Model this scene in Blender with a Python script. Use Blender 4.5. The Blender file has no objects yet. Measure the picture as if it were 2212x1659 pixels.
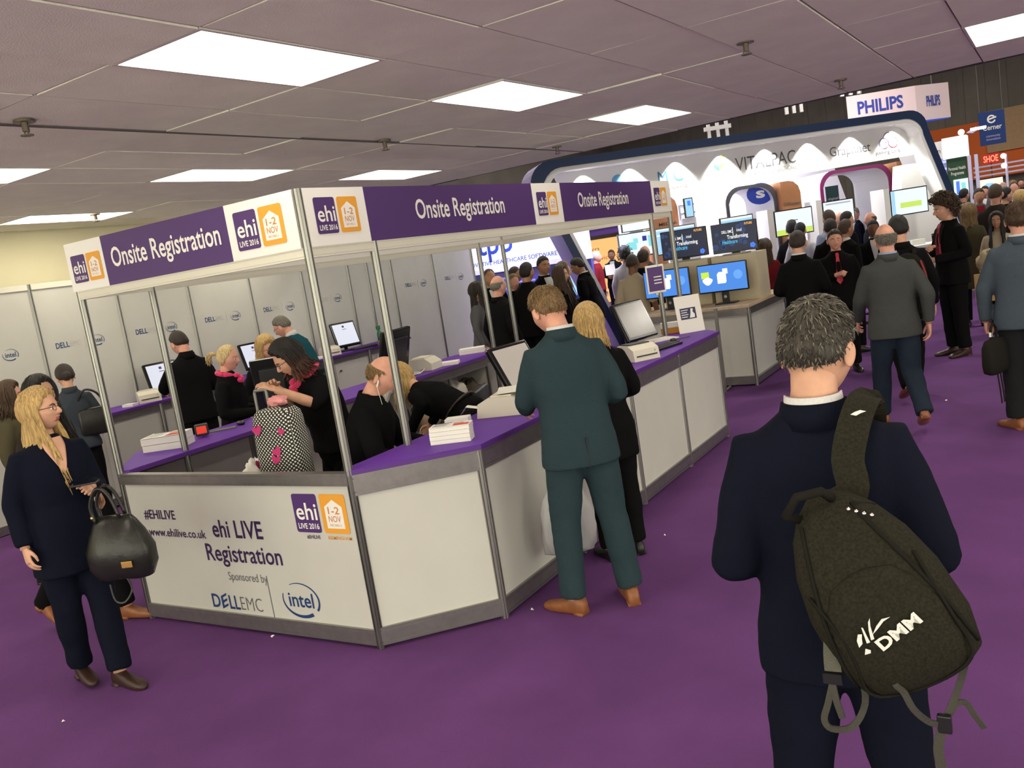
import bpy, bmesh, math, random
import numpy as np
from mathutils import Vector, Matrix
random.seed(7); np.random.seed(7)
SC = bpy.context.scene
COL = SC.collection
# ------------------------------------------------------------------ camera
FPX, YAW, PITCH, ROLL = 1900.0, -.5667, -.1408, -.156
CAM = Vector((3.256, -3.381, 1.987))
_f = Vector((math.sin(YAW)*math.cos(PITCH), math.cos(YAW)*math.cos(PITCH), math.sin(PITCH)))
_r0 = Vector((math.cos(YAW), -math.sin(YAW), 0)); _u0 = _r0.cross(_f)
_r = _r0*math.cos(ROLL)+_u0*math.sin(ROLL); _u = -_r0*math.sin(ROLL)+_u0*math.cos(ROLL)
cd = bpy.data.cameras.new('camera'); co = bpy.data.objects.new('camera', cd); COL.objects.link(co)
cd.sensor_width = 36; cd.sensor_fit = 'HORIZONTAL'; cd.lens = FPX*36/2212; cd.clip_start = .05; cd.clip_end = 200
M = Matrix.Identity(4)
for i in range(3):
    M[i][0], M[i][1], M[i][2], M[i][3] = _r[i], _u[i], -_f[i], CAM[i]
co.matrix_world = M
SC.camera = co
# ------------------------------------------------------------------ world, exposure, hall fill lamps
wd = bpy.data.worlds.new('world'); SC.world = wd; wd.use_nodes = True
bg = wd.node_tree.nodes['Background']; bg.inputs[0].default_value = (1, .985, .78, 1); bg.inputs[1].default_value = 4.2
vs = SC.view_settings
vs.view_transform = 'Standard'; vs.look = 'None'; vs.gamma = 1; vs.exposure = 0.0; vs.use_curve_mapping = False
SC.cycles.max_bounces = 5; SC.cycles.diffuse_bounces = 3; SC.cycles.glossy_bounces = 2; SC.cycles.transparent_max_bounces = 4; SC.cycles.adaptive_threshold = .04
PANEL_L = 9.6          # radiance of the ceiling light panels
def lamp(name, kind, loc, energy, color=(1, 1, 1), size=.2, target=None, spot=60, blend=.4, size_y=None, parent=None):
    d = bpy.data.lights.new(name, kind); d.energy = energy; d.color = color
    if kind == 'AREA':
        d.size = size
        if size_y: d.shape = 'RECTANGLE'; d.size_y = size_y
    else: d.shadow_soft_size = size
    if kind == 'SPOT': d.spot_size = math.radians(spot); d.spot_blend = blend
    o = bpy.data.objects.new(name, d); COL.objects.link(o); o.location = loc
    if target is not None:
        o.rotation_euler = (Vector(target)-Vector(loc)).to_track_quat('-Z', 'Y').to_euler()
    return o
# tall hall beyond the low ceiling: unseen fill lamps added to brighten it
for i, (x, y) in enumerate([(-9, 12), (-2, 12), (5, 12), (-9, 20), (-2, 20), (5, 20), (-9, 29), (-2, 29), (5, 29), (12, 16), (12, 26)]):
    lamp('hall_fill_lamp', 'AREA', (x, y, 8.6), 300, (1, .95, .84), 1.2)
# ------------------------------------------------------------------ materials
MATS = {}
def mat(name, col, rough=.6, metal=0, emit=None, estr=1, nz=0, nscale=8, bump=0, bscale=60, spec=.4, trans=0, sheen=0, stretch=None):
    if name in MATS: return MATS[name]
    m = bpy.data.materials.new(name); m.use_nodes = True; nt = m.node_tree; b = nt.nodes['Principled BSDF']; MATS[name] = m
    c = (*col, 1)
    b.inputs['Base Color'].default_value = c; b.inputs['Roughness'].default_value = rough; b.inputs['Metallic'].default_value = metal
    b.inputs['Specular IOR Level'].default_value = spec
    if sheen: b.inputs['Sheen Weight'].default_value = sheen; b.inputs['Sheen Roughness'].default_value = .5
    if trans: b.inputs['Transmission Weight'].default_value = trans
    if emit: b.inputs['Emission Color'].default_value = (*emit, 1); b.inputs['Emission Strength'].default_value = estr
    tc = None
    if nz or bump:
        tc = nt.nodes.new('ShaderNodeTexCoord'); src = tc.outputs['Object']
        if stretch:
            mp = nt.nodes.new('ShaderNodeMapping'); mp.inputs['Scale'].default_value = stretch; nt.links.new(src, mp.inputs[0]); src = mp.outputs[0]
    if nz:
        n = nt.nodes.new('ShaderNodeTexNoise'); n.inputs['Scale'].default_value = nscale; n.inputs['Detail'].default_value = 5; nt.links.new(src, n.inputs['Vector'])
        r = nt.nodes.new('ShaderNodeValToRGB'); lo, hi = max(0, 1-nz), 1+nz
        r.color_ramp.elements[0].position = .3; r.color_ramp.elements[1].position = .7
        r.color_ramp.elements[0].color = (*[min(1, v*lo) for v in col], 1); r.color_ramp.elements[1].color = (*[min(1, v*hi) for v in col], 1)
        nt.links.new(n.outputs[0], r.inputs[0]); nt.links.new(r.outputs[0], b.inputs['Base Color'])
    if bump:
        n2 = nt.nodes.new('ShaderNodeTexNoise'); n2.inputs['Scale'].default_value = bscale; n2.inputs['Detail'].default_value = 4; nt.links.new(src, n2.inputs['Vector'])
        bp = nt.nodes.new('ShaderNodeBump'); bp.inputs['Strength'].default_value = bump; bp.inputs['Distance'].default_value = .02
        nt.links.new(n2.outputs[0], bp.inputs['Height']); nt.links.new(bp.outputs[0], b.inputs['Normal'])
    return m
def cloth(name, col, rough=.9, bump=.45, nz=.07, sheen=0): return mat(name, col, rough, nz=nz, nscale=160, bump=bump, bscale=7, spec=.06, sheen=sheen)
WHITE = mat('laminate_white', (.57, .565, .52), .38, nz=.03, nscale=3)
ALU = mat('brushed_aluminium', (.33, .325, .30), .36, .85, nz=.08, nscale=30, stretch=(1, 1, .05))
ALUD = mat('aluminium_rail', (.30, .29, .28), .33, .8, nz=.08, nscale=20)
GROOVE = mat('groove_dark', (.06, .06, .055), .7)
PURPLE_TOP = mat('purple_laminate', (.125, .030, .34), .5, nz=.06, nscale=4, spec=.15)
PURPLE_EDGE = mat('purple_edge', (.10, .03, .22), .4)
PURPLE_PRINT = mat('purple_print', (.075, .028, .15), .5)
ORANGE = mat('orange_print', (.80, .36, .035), .5)
ORANGE_INK = mat('orange_ink', (.62, .24, .05), .5)
PRINTW = mat('white_print', (.86, .84, .80), .5)
INKP = mat('dark_purple_ink', (.035, .012, .07), .5)
INKB = mat('blue_ink', (.012, .045, .16), .5)
INKG = mat('grey_ink', (.12, .12, .13), .5)
INKK = mat('black_ink', (.012, .012, .014), .5)
BLACKP = mat('black_plastic', (.012, .012, .013), .35, bump=.05, bscale=200)
DARKP = mat('dark_grey_plastic', (.035, .035, .037), .45)
CREAM = mat('printer_cream', (.66, .62, .52), .45)
PAPER = mat('paper_white', (.82, .80, .74), .7)
CARD = mat('cardboard', (.40, .27, .14), .8, nz=.1)
CHROME = mat('chrome', (.75, .74, .72), .18, 1)
# ------------------------------------------------------------------ mesh helpers
class MB:
    def __init__(s): s.v = []; s.f = []; s.m = []; s.cur = 0
    def add(s, vs, fs):
        b = len(s.v); s.v += [tuple(map(float, v)) for v in vs]; s.f += [tuple(b+i for i in f) for f in fs]; s.m += [s.cur]*len(fs); return s
    def box(s, x0, x1, y0, y1, z0, z1):
        return s.add([(x, y, z) for z in (z0, z1) for y in (y0, y1) for x in (x0, x1)],
                     [(0, 2, 3, 1), (4, 5, 7, 6), (0, 1, 5, 4), (2, 6, 7, 3), (0, 4, 6, 2), (1, 3, 7, 5)])
    def bbox(s, x0, x1, y0, y1, z0, z1, b=.01):      # box with chamfered edges
        bm = bmesh.new(); bmesh.ops.create_cube(bm, size=1)
        for v in bm.verts: v.co = Vector(((x0+x1)/2+v.co.x*(x1-x0), (y0+y1)/2+v.co.y*(y1-y0), (z0+z1)/2+v.co.z*(z1-z0)))
        bmesh.ops.bevel(bm, geom=bm.edges[:]+bm.verts[:], offset=b, segments=2, affect='EDGES', profile=.5)
        bm.verts.index_update(); s.add([v.co for v in bm.verts], [[v.index for v in f.verts] for f in bm.faces]); bm.free(); return s
    def prism(s, poly, z0, z1):                      # poly (x,y) counter-clockwise, extruded along z
        n = len(poly)
        return s.add([(x, y, z0) for x, y in poly]+[(x, y, z1) for x, y in poly],
                     [tuple(range(n-1, -1, -1)), tuple(range(n, 2*n))]+[(i, (i+1) % n, n+(i+1) % n, n+i) for i in range(n)])
    def slab(s, poly, O, u, v, n, t=.002):           # poly in (u,v) plane at O, thickness t along n
        O, u, v, n = Vector(O), Vector(u), Vector(v), Vector(n); k = len(poly)
        a = [O+u*p+v*q for p, q in poly]; b = [w+n*t for w in a]
        return s.add(a+b, [tuple(range(k-1, -1, -1)), tuple(range(k, 2*k))]+[(i, (i+1) % k, k+(i+1) % k, k+i) for i in range(k)])
    def loft(s, rings, caps=True):
        k = len(rings[0]); vs = [p for r in rings for p in r]; fs = []
        for i in range(len(rings)-1):
            for j in range(k): fs.append((i*k+j, i*k+(j+1) % k, (i+1)*k+(j+1) % k, (i+1)*k+j))
        if caps: fs += [tuple(range(k-1, -1, -1)), tuple(range((len(rings)-1)*k, len(rings)*k))]
        return s.add(vs, fs)
    def tube(s, pts, rad, n=8, caps=True, flat=None):
        pts = [Vector(p) for p in pts]; m = len(pts)
        if not hasattr(rad, '__len__'): rad = [rad]*m
        rings = []; ref = None
        for i, p in enumerate(pts):
            t = (pts[min(i+1, m-1)]-pts[max(i-1, 0)])
            if t.length < 1e-9: t = Vector((0, 0, 1))
            t.normalize()
            if ref is None: ref = Vector((1, 0, 0)) if abs(t.x) < .8 else Vector((0, 1, 0))
            a = (ref-t*ref.dot(t)).normalized(); b = t.cross(a); ref = a
            ra = rad[i]; rb = ra*(flat if flat else 1)
            rings.append([p+a*(ra*math.cos(2*math.pi*j/n))+b*(rb*math.sin(2*math.pi*j/n)) for j in range(n)])
        return s.loft(rings, caps)
    def cyl(s, c, r, z0, z1, n=20, r2=None):
        r2 = r if r2 is None else r2
        return s.loft([[(c[0]+q*math.cos(2*math.pi*j/n), c[1]+q*math.sin(2*math.pi*j/n), zz) for j in range(n)] for q, zz in ((r, z0), (r2, z1))])
    def lathe(s, prof, n=20, c=(0, 0)):
        return s.loft([[(c[0]+r*math.cos(2*math.pi*j/n), c[1]+r*math.sin(2*math.pi*j/n), z) for j in range(n)] for r, z in prof])
    def ball(s, c, rx, ry=None, rz=None, n=12, m=8):
        ry = ry or rx; rz = rz or rx
        return s.loft([[(c[0]+rx*math.sin(math.pi*(i+.02)/(m+.04))*math.cos(2*math.pi*j/n), c[1]+ry*math.sin(math.pi*(i+.02)/(m+.04))*math.sin(2*math.pi*j/n), c[2]-rz*math.cos(math.pi*i/m)) for j in range(n)] for i in range(m+1)])
    def shift(s, d): s.v = [(a+d[0], b+d[1], c+d[2]) for a, b, c in s.v]; return s
    def xf(s, mt): s.v = [tuple(mt @ Vector(p)) for p in s.v]; return s
    def mesh(s, name, mats, smooth=False):
        me = bpy.data.meshes.new(name); me.from_pydata(s.v, [], s.f)
        for m in (mats if isinstance(mats, (list, tuple)) else [mats]): me.materials.append(m)
        if any(s.m): me.polygons.foreach_set('material_index', s.m)
        if smooth: me.polygons.foreach_set('use_smooth', [True]*len(me.polygons))
        me.update(); return me
    def build(s, name, mats, parent=None, smooth=False, world=False):
        if world and parent is not None: s.shift(-Vector(parent.location))
        o = bpy.data.objects.new(name, s.mesh(name, mats, smooth)); COL.objects.link(o)
        if parent is not None: o.parent = parent
        return o
def tag(o, label, cat=None, group=None, kind=None):
    if label: o['label'] = label
    if cat: o['category'] = cat
    if group: o['group'] = group
    if kind: o['kind'] = kind
    return o
def thing(name, label, cat, loc=(0, 0, 0), rotz=0, group=None, kind=None):
    o = bpy.data.objects.new(name, None); COL.objects.link(o); o.location = loc; o.rotation_euler = (0, 0, rotz); o.empty_display_size = .1
    return tag(o, label, cat, group, kind)
def struct(o): o['kind'] = 'structure'; return o
def inst(name, me, parent, loc=(0, 0, 0), rotz=0, rot=None):
    o = bpy.data.objects.new(name, me); COL.objects.link(o); o.parent = parent; o.location = loc; o.rotation_euler = rot or (0, 0, rotz); return o
# lettering: built-in font turned into thin mesh on the plane (u right, v up, n towards the reader)
_txt = {}
def text_mb(s, bold=0.0, res=3):
    k = (s, bold, res)
    if k not in _txt:
        cu = bpy.data.curves.new('t', 'FONT'); cu.body = s; cu.size = 1; cu.offset = bold; cu.resolution_u = res; cu.fill_mode = 'FRONT'
        ob = bpy.data.objects.new('t', cu); me = bpy.data.meshes.new_from_object(ob)
        vs = [tuple(v.co) for v in me.vertices]; fs = [tuple(p.vertices) for p in me.polygons]
        bpy.data.objects.remove(ob); bpy.data.curves.remove(cu); bpy.data.meshes.remove(me)
        if vs:
            x0 = min(v[0] for v in vs); x1 = max(v[0] for v in vs)
        else: x0, x1 = 0, 1
        _txt[k] = (vs, fs, x0, x1)
    return _txt[k]
def lettering(parent, s, O, u, v, n, h, m, width=None, align='c', bold=.0, name='lettering', res=3, shear=0, xs=1.0, mb=None):
    """capital height h*0.73; width fixes the run length; O is baseline left / centre / right"""
    vs, fs, x0, x1 = text_mb(s, bold, res)
    sx = (width/(x1-x0)) if width else h*xs
    off = {'l': x0, 'c': (x0+x1)/2, 'r': x1}[align]
    O, u, v, n = Vector(O), Vector(u), Vector(v), Vector(n)
    q = mb or MB()
    q.add([O+u*((a-off)*sx+shear*b*h)+v*(b*h)+n*.0012 for a, b, c in vs], fs)
    if mb: return mb
    return q.build(name, m, parent, world=parent is not None)
def rrect(w, h, r, n=5):
    P = []
    for cx, cy, a in ((w-r, r, -90), (w-r, h-r, 0), (r, h-r, 90), (r, r, 180)):
        for k in range(n+1):
            t = math.radians(a+90*k/n); P.append((cx+r*math.cos(t), cy+r*math.sin(t)))
    return P
def offp(poly, dx, dy): return [(a+dx, b+dy) for a, b in poly]
def ehi_logo(parent, O, u, v, n, s, extra=False, small=True):
    """purple and orange square pair; s = height of a square; O = lower left"""
    O, u, v, n = Vector(O), Vector(u), Vector(v), Vector(n); w = s*.84
    MB().slab(rrect(w, s, s*.07), O+n*.001, u, v, n, .001).build('logo_square', PURPLE_PRINT, parent, world=True)
    q = lettering(parent, 'ehi', O+u*w*.52+v*s*.34+n*.002, u, v, n, s*.62, None, width=w*.84, bold=.012, mb=MB())
    lettering(parent, 'LIVE 2016', O+u*w*.52+v*s*.1+n*.002, u, v, n, s*.2, None, width=w*.84, bold=.018, mb=q)
    q.build('lettering', PRINTW, parent, world=True)
    O2 = O+u*(w*1.12)
    MB().slab(rrect(w, s, s*.07), O2+n*.001, u, v, n, .001).build('logo_square', ORANGE, parent, world=True)
    hs = [(.16, .13), (.84, .13), (.84, .68), (.5, .86), (.16, .68)]
    MB().slab([(a*w, b*s) for a, b in hs], O2+n*.002, u, v, n, .001).build('logo_house', PRINTW, parent, world=True)
    q = lettering(parent, '1-2', O2+u*w*.5+v*s*.5+n*.003, u, v, n, s*.26, None, width=w*.44, bold=.01, mb=MB())
    lettering(parent, 'NOV', O2+u*w*.5+v*s*.3+n*.003, u, v, n, s*.22, None, width=w*.48, bold=.006, mb=q)
    if small: lettering(parent, 'NEC HALL 2', O2+u*w*.5+v*s*.19+n*.003, u, v, n, s*.08, None, width=w*.44, mb=q)
    q.build('lettering', ORANGE_INK, parent, world=True)
    if extra:
        lettering(parent, '#EHILIVE', O+u*w*.62-v*s*.16, u, v, n, s*.13, INKP, width=w*.55, bold=.012)
        lettering(parent, 'BIRMINGHAM', O2+u*w*.55-v*s*.16, u, v, n, s*.13, ORANGE, width=w*.92, bold=.004)
def swoosh(parent, O, u, v, n, w, m, name='logo_ring'):
    """open oval ring with a thick lower tail, word inside"""
    O, u, v, n = Vector(O), Vector(u), Vector(v), Vector(n); a, b = w/2, w*.36
    N = 40
    def seg(t0, t1, th0, th1):
        mb = MB(); P = []; Q = []
        for i in range(N+1):
            t = math.radians(t0+(t1-t0)*i/N); k = i/N; th = th0+(th1-th0)*k
            P.append((a*math.cos(t), b*math.sin(t))); Q.append(((a-th)*math.cos(t), (b-th)*math.sin(t)))
        for i in range(N): mb.add([O+u*x+v*y+n*.0012 for x, y in (P[i], P[i+1], Q[i+1], Q[i])], [(0, 1, 2, 3)])
        mb.build(name, m, parent, world=True)
    seg(120, -32, w*.012, w*.05); seg(160, 305, w*.02, w*.075)
    lettering(parent, 'intel', O-v*w*.13, u, v, n, w*.42, m, width=w*.66, bold=.012)
# ------------------------------------------------------------------ the setting
X, Y, Z = Vector((1, 0, 0)), Vector((0, 1, 0)), Vector((0, 0, 1))
HC = 3.11
CARPET = mat('purple_carpet', (.136, .049, .186), .95, nz=.13, nscale=1.6, bump=.5, bscale=260, spec=.15)
WALLC = mat('cream_paint', (.78, .72, .50), .8, nz=.03, nscale=2)
TILE = mat('ceiling_tile', (.90, .90, .73), .9, nz=.05, nscale=2.5, bump=.25, bscale=120)
GRID = mat('ceiling_grid', (.13, .12, .10), .8)
HALLG = mat('hall_cladding', (.20, .185, .15), .85, nz=.15, nscale=.8)
HALLD = mat('hall_roof', (.06, .058, .05), .9)
floor = MB().box(-16, 16, -10, 44, -.1, 0).build('floor', CARPET); struct(floor)
tag(floor, 'purple carpet over the whole floor')
ceil = MB().box(-6.4, 12, -10, 6.72, HC+.03, HC+.3).build('ceiling', GRID); struct(ceil)
tag(ceil, 'low suspended ceiling of off white tiles')
PX, PY, GX, GY = .61, 1.2, .33-6.1*2, -.72-1.2*7      # tile grid
lights = [(i, j) for i in (1, 11, 16, 21, 26, 31) for j in range(0, 14, 2)] 
def gx(i): return .33-.61*(20-i)-.61
def gy(j): return -.72+1.2*(j-7)
LIT = {}
for r in (5, 11, 15, 20, 25, 30, 35):
    for j in (1, 3, 5, 7, 9, 11): LIT[(r, j)] = 1
tile_me = MB().bbox(.006, PX-.006, .006, PY-.006, 0, .03, .002).mesh('ceiling_tile', TILE)
rest = MB()
for i in range(9, 40):
    for j in range(0, 13):
        x, y = gx(i), gy(j)
        if x < -6.45 or (i, j) in LIT or y > 6.7 or x > 11.5: continue
        if x < 5.2 and y > -2.0:
            dz = random.uniform(-.004, .004)
            o = inst('tile', tile_me, ceil, (x, y, HC+dz)); o.rotation_euler = (random.uniform(-.003, .003), random.uniform(-.004, .004), 0)
        else: rest.box(x+.006, x+PX-.006, y+.006, y+PY-.006, HC, HC+.02)
tag(rest.build('tile_field', TILE, ceil), None, kind='stuff')
# T-bars of the grid, slightly below the slab
gb = MB()
for i in range(9, 40):
    if gx(i) > -6.4: gb.box(gx(i)-.012, gx(i)+.012, -10, 6.7, HC+.012, HC+.03)
for j in range(0, 14): gb.box(-6.4, 12, gy(j)-.012, gy(j)+.012, HC+.012, HC+.03)
gb.build('grid_bar', GRID, ceil)
MB().box(gx(18)-.016, gx(18)+.016, -10, 6.7, HC-.004, HC+.02).build('joint_shadow_strip', GRID, ceil)  # dark strip standing in for a wide tile gap and its shadow
EMITP = mat('light_diffuser', (.9, .9, .85), .5, emit=(1, .925, .73), estr=PANEL_L)
TRIMW = mat('light_trim', (.7, .68, .6), .5)
FR = MB()
for a in ((0, PX, 0, .02), (0, PX, PY-.02, PY), (0, .02, .02, PY-.02), (PX-.02, PX, .02, PY-.02)): FR.box(*a, -.004, .03)
frame_me = FR.mesh('frame', TRIMW); diff_me = MB().box(.012, PX-.012, .012, PY-.012, 0, .02).mesh('diffuser', EMITP)
LNAME = {(20, 7): 'large square-lit ceiling light panel nearest above the front of the booth', (20, 9): 'ceiling light panel second along the row over the right counter',
         (20, 11): 'ceiling light panel third along the row over the right counter', (15, 7): 'ceiling light panel cut by the picture edge above the left counter', (15, 9): 'ceiling light panel between the booth sign and a sprinkler, middle of its row',
         (15, 11): 'ceiling light panel just above the purple band of the right sign', (11, 9): 'long thin looking ceiling light panel over the wall of white panels', (11, 11): 'sliver of ceiling light panel just above the front sign',
         (25, 11): 'ceiling light panel at the upper right picture corner', (25, 9): 'tip of a ceiling light panel at the top picture edge on the right'}
for (i, j) in LIT:
    x, y = gx(i), gy(j)
    if x < -6.45 or x > 11.5: continue
    t = thing('ceiling_light', LNAME.get((i, j), 'recessed ceiling light panel over the floor outside the picture'), 'ceiling light', (x, y, HC), group='recessed light panels')
    inst('frame', frame_me, t); inst('diffuser', diff_me, t)
SPK = mat('sprinkler_metal', (.16, .13, .10), .45, .7)
def sprinkler(x, y, label):
    t = thing('sprinkler', label, 'sprinkler', (x, y, HC-.06), group='ceiling sprinklers')
    MB().cyl((0, 0), .055, .048, .06, 20).build('cover_plate', SPK, t)
    MB().cyl((0, 0), .018, .0, .05, 12).build('body', SPK, t)
    m = MB().cyl((0, 0), .034, -.022, -.017, 14); m.tube([(-.016, 0, 0), (-.018, 0, -.01), (-.006, 0, -.02)], .004, 6); m.tube([(.016, 0, 0), (.018, 0, -.01), (.006, 0, -.02)], .004, 6)
    m.build('deflector', SPK, t)
for x, y, l in [(-1.38, -.5, 'dark sprinkler head on the ceiling at the left beside a thick tile joint'), (-1.43, 2.61, 'small sprinkler head above the gap between two light panels over the booth'), (1.65, 2.52, 'large sprinkler head on the bare tiles at the upper right'),
                (1.69, 5.36, 'sprinkler head near the ceiling edge above the white hanging sign'), (-1.32, 5.47, 'tiny sprinkler head near the ceiling edge above the arched stand'), (-5.24, 2.44, 'sprinkler head beside the long light panel over the white wall')]: sprinkler(x, y, l)
wl = MB().box(-6.6, -6.4, -10, 6.72, 0, HC+.3).build('wall_left', WALLC); struct(wl)
# bulkhead above the ceiling edge, tall hall behind it
bk = MB().box(-16, 16, 6.6, 6.74, HC+.02, 9.2).build('wall_bulkhead', HALLD); struct(bk)
hall = MB(); hall.box(-16, 16, 40, 40.3, 0, 9.2); wf = hall.build('wall_far', HALLG); struct(wf)
rib_me = MB().box(-.12, .12, -.04, 0, 0, 9.2).mesh('cladding_rib', HALLG)
for k in range(38): inst('cladding_rib', rib_me, wf, (-15+.8*k, 40, 0))
o = MB().box(-16.2, -16, 6.7, 40, 0, 9.2).build('wall_hall_left', HALLG); struct(o)
o = MB().box(16, 16.2, 6.7, 40, 0, 9.2).build('wall_hall_right', HALLG); struct(o)
o = MB().box(-16, 16, 6.7, 40, 9.2, 9.4).build('ceiling_hall', HALLD); struct(o)
ORB = mat('orange_wall', (.75, .16, .03), .8); TANB = mat('tan_wall', (.50, .33, .17), .8, nz=.06)
tr = MB().box(-1.2, 16, 39.6, 39.9, 2.2, 4.55).build('trim_1', ORB); struct(tr)
MB().box(1.05, 16, 39.5, 39.6, 3.2, 4.9).build('band', TANB, tr)
# ------------------------------------------------------------------ modular stand system: posts, rails, panels
def post_prof(r=.024):
    P = []
    for k in range(8):
        a = k*45
        for da, q in ((-17, 1), (-6, 1), (-4.5, .72), (4.5, .72), (6, 1), (17, 1)): P.append((r*q*math.cos(math.radians(a+da)), r*q*math.sin(math.radians(a+da))))
    return P
PP = post_prof(); _pm = {}
def post(parent, x, y, h, z0=0, name='post'):
    if (h, z0) not in _pm: _pm[(h, z0)] = MB().prism(PP, z0, h).mesh('post', ALU)
    l = parent.location; return inst(name, _pm[(h, z0)], parent, (x-l.x, y-l.y, -l.z))
def rail(parent, a, b, z0, z1, th=.022, m=ALUD, name='rail', grooves=True):
    a, b = Vector((*a, 0)), Vector((*b, 0)); d = b-a; L = d.length; ang = math.atan2(d.y, d.x)
    mb = MB(); g = (z1-z0)
    if grooves:
        mb.box(0, L, -th, th, z0, z0+g*.16); mb.box(0, L, -th+.005, th-.005, z0+g*.16, z0+g*.22); mb.box(0, L, -th, th, z0+g*.22, z0+g*.8); mb.box(0, L, -th+.005, th-.005, z0+g*.8, z0+g*.86); mb.box(0, L, -th, th, z0+g*.86, z1)
    else: mb.box(0, L, -th, th, z0, z1)
    mb.xf(Matrix.Translation(a) @ Matrix.Rotation(ang, 4, 'Z'))
    return mb.build(name, m, parent, world=True)
def panel(parent, a, b, z0, z1, th=.004, m=WHITE, name='panel'):
    return rail(parent, a, b, z0, z1, th, m, name, False)
def counter_unit(a, b, label, end_post=False, inner=None):
    t = thing('counter_unit', label, 'counter', (a[0], a[1], 0), group='white panelled counter units of the registration booth')
    post(t, a[0], a[1], .985); rail(t, a, b, .02, .12); rail(t, a, b, .87, .985); panel(t, a, b, .12, .87)
    if end_post: post(t, b[0], b[1], .985)
    MB().cyl((0, 0), .018, .0, .02, 10).build('levelling_foot', ALUD, t)
    return t
# right hand counter (bulges half a metre outside the sign line)
RC = [(0, 0), (.5, .5), (.5, 1.53), (.5, 2.55), (.5, 3.57), (.5, 4.6), (0, 5.1)]
RL = ['angled white counter unit beside the front sign panel corner', 'white counter unit behind the pale carrier bag', 'white counter unit hidden behind the two people at the counter', 'white counter unit just past the woman in black',
      'last long white counter unit at the far end of the right counter', 'angled end unit of the right counter under the small white notice']
for k in range(6): counter_unit(RC[k], RC[k+1], RL[k], k == 5)
LC = [(-2-a, b) for a, b in RC]
LL = ['angled left counter unit at the front corner post', 'left counter unit below the stack of leaflets', 'left counter unit in front of the ponytail woman', 'left counter unit in the middle of the far row', 'left counter unit behind the storage shelf', 'angled rear unit of the left counter']
for k in range(6): counter_unit(LC[k], LC[k+1], LL[k], k == 5)
def worktop(poly, label):
    t = thing('worktop', label, 'worktop', (poly[0][0], poly[0][1], .985)); l = t.location
    q = [(a-l.x, b-l.y) for a, b in poly]
    MB().prism(q, .004, .030).build('top_sheet', PURPLE_TOP, t)
    cx = sum(a for a, b in q)/len(q); cy = sum(b for a, b in q)/len(q)
    MB().prism([(a+(.004 if a > cx else -.004), b+(.004 if b > cy else -.004)) for a, b in q], 0, .026).build('edge_band', PURPLE_EDGE, t)
TOPR = [(-.05, .03), (.01, -.02), (.53, .49), (.53, 4.62), (.01, 5.14), (-.05, 5.10)]
worktop(TOPR, 'long purple worktop along the right counter with an angled front')
worktop([(-2-a, b) for a, b in TOPR][::-1], 'long purple worktop along the left counter inside the booth')
ZT = 1.016
# front graphic panel between the two corner posts
fp = thing('registration_sign', 'waist high white registration sign panel at the front of the booth', 'sign', (-1, 0, 0))
rail(fp, (-2, 0), (0, 0), .02, .11); rail(fp, (-2, 0), (0, 0), .93, 1.0, .026); panel(fp, (-2, 0), (0, 0), .11, .93, .005)
U, V, N = X, Z, -Y; F0 = Vector((-2, -.006, 0))
def FPT(s, x, z, h, m, w, **k): return lettering(fp, s, F0+X*x+Z*z, U, V, N, h, m, width=w, **k)
FPT('#EHILIVE', .16, .70, .085, INKP, .31, align='l', bold=.016); FPT('www.ehilive.co.uk', .17, .585, .075, INKP, .56, align='l', bold=.014)
FPT('ehi LIVE', 1.02, .60, .155, INKP, .44, bold=.016); FPT('Registration', 1.03, .445, .155, INKP, .66, bold=.012); FPT('Sponsored by', 1.03, .325, .075, INKG, .34, bold=0)
FPT('D', .66, .135, .125, INKB, .075, align='l', bold=.016); FPT('LL', .818, .135, .125, INKB, .095, align='l', bold=.016)
lettering(fp, 'E', F0+X*.776+Z*.142, (U+V*.45).normalized(), V, N, .115, INKB, width=.062, bold=.02)
FPT('EMC', .922, .135, .125, INKG, .19, align='l', bold=-.012)
MB().box(1.195, 1.200, -.0075, -.0055, .04+.07, .37).shift((-2, 0, 0)).build('logo_divider', INKG, fp, world=True)
swoosh(fp, F0+X*1.45+Z*.235, U, V, N, .30, INKB)
ehi_logo(fp, F0+X*1.535+Z*.655, U, V, N, .225, extra=True)
# ------------------------------------------------------------------ sign canopy: posts, beams and boards
cn = thing('sign_canopy', 'metal post frame carrying the purple and white registration sign boards', 'sign frame', (-1, 2.5, 0))
for x, y in [(0, 0), (-2, 0), (0, .52), (-2, .52), (0, 4.63), (0, 5.13), (-2, 4.63), (-2, 5.13)]: post(cn, x, y, 2.5 if (x, y) in ((0, 0), (-2, 0), (0, 5.13), (-2, 5.13)) else 2.2)
BEAMC = mat('beam_white', (.70, .68, .58), .4)
FB = 2.2
def board(a, b, splits, u, n):
    """sign board from a to b; splits = [(end, 'w'|'p')] in metres along u"""
    a = Vector((*a, 0)); t0 = 0
    for s1, c in splits:
        if c == 'p': m = PURPLE_PRINT
        else: m = PRINTW
        MB().slab([(t0, FB), (s1, FB), (s1, 2.5), (t0, 2.5)], a-n*.012, u, Z, n, .024).build('sign_board', m, cn, world=True)
        t0 = s1
for a, b in (((-2, 0), (0, 0)), ((0, 0), (0, 5.13)), ((-2, 0), (-2, 5.13)), ((-2, 5.13), (0, 5.13))):
    rail(cn, a, b, FB-.055, FB, .02, BEAMC, 'beam')
board((-2.03, -.012), 0, [(.38, 'w'), (1.50, 'p'), (2.012, 'w')], X, -Y)
board((.012, .012), 0, [(.475, 'w'), (2.36, 'p'), (2.81, 'w'), (4.66, 'p'), (5.15, 'w')], Y, X)
MB().box(-2.02, -1.996, .02, 5.12, FB, 2.5).build('sign_board', PRINTW, cn, world=True)
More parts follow.
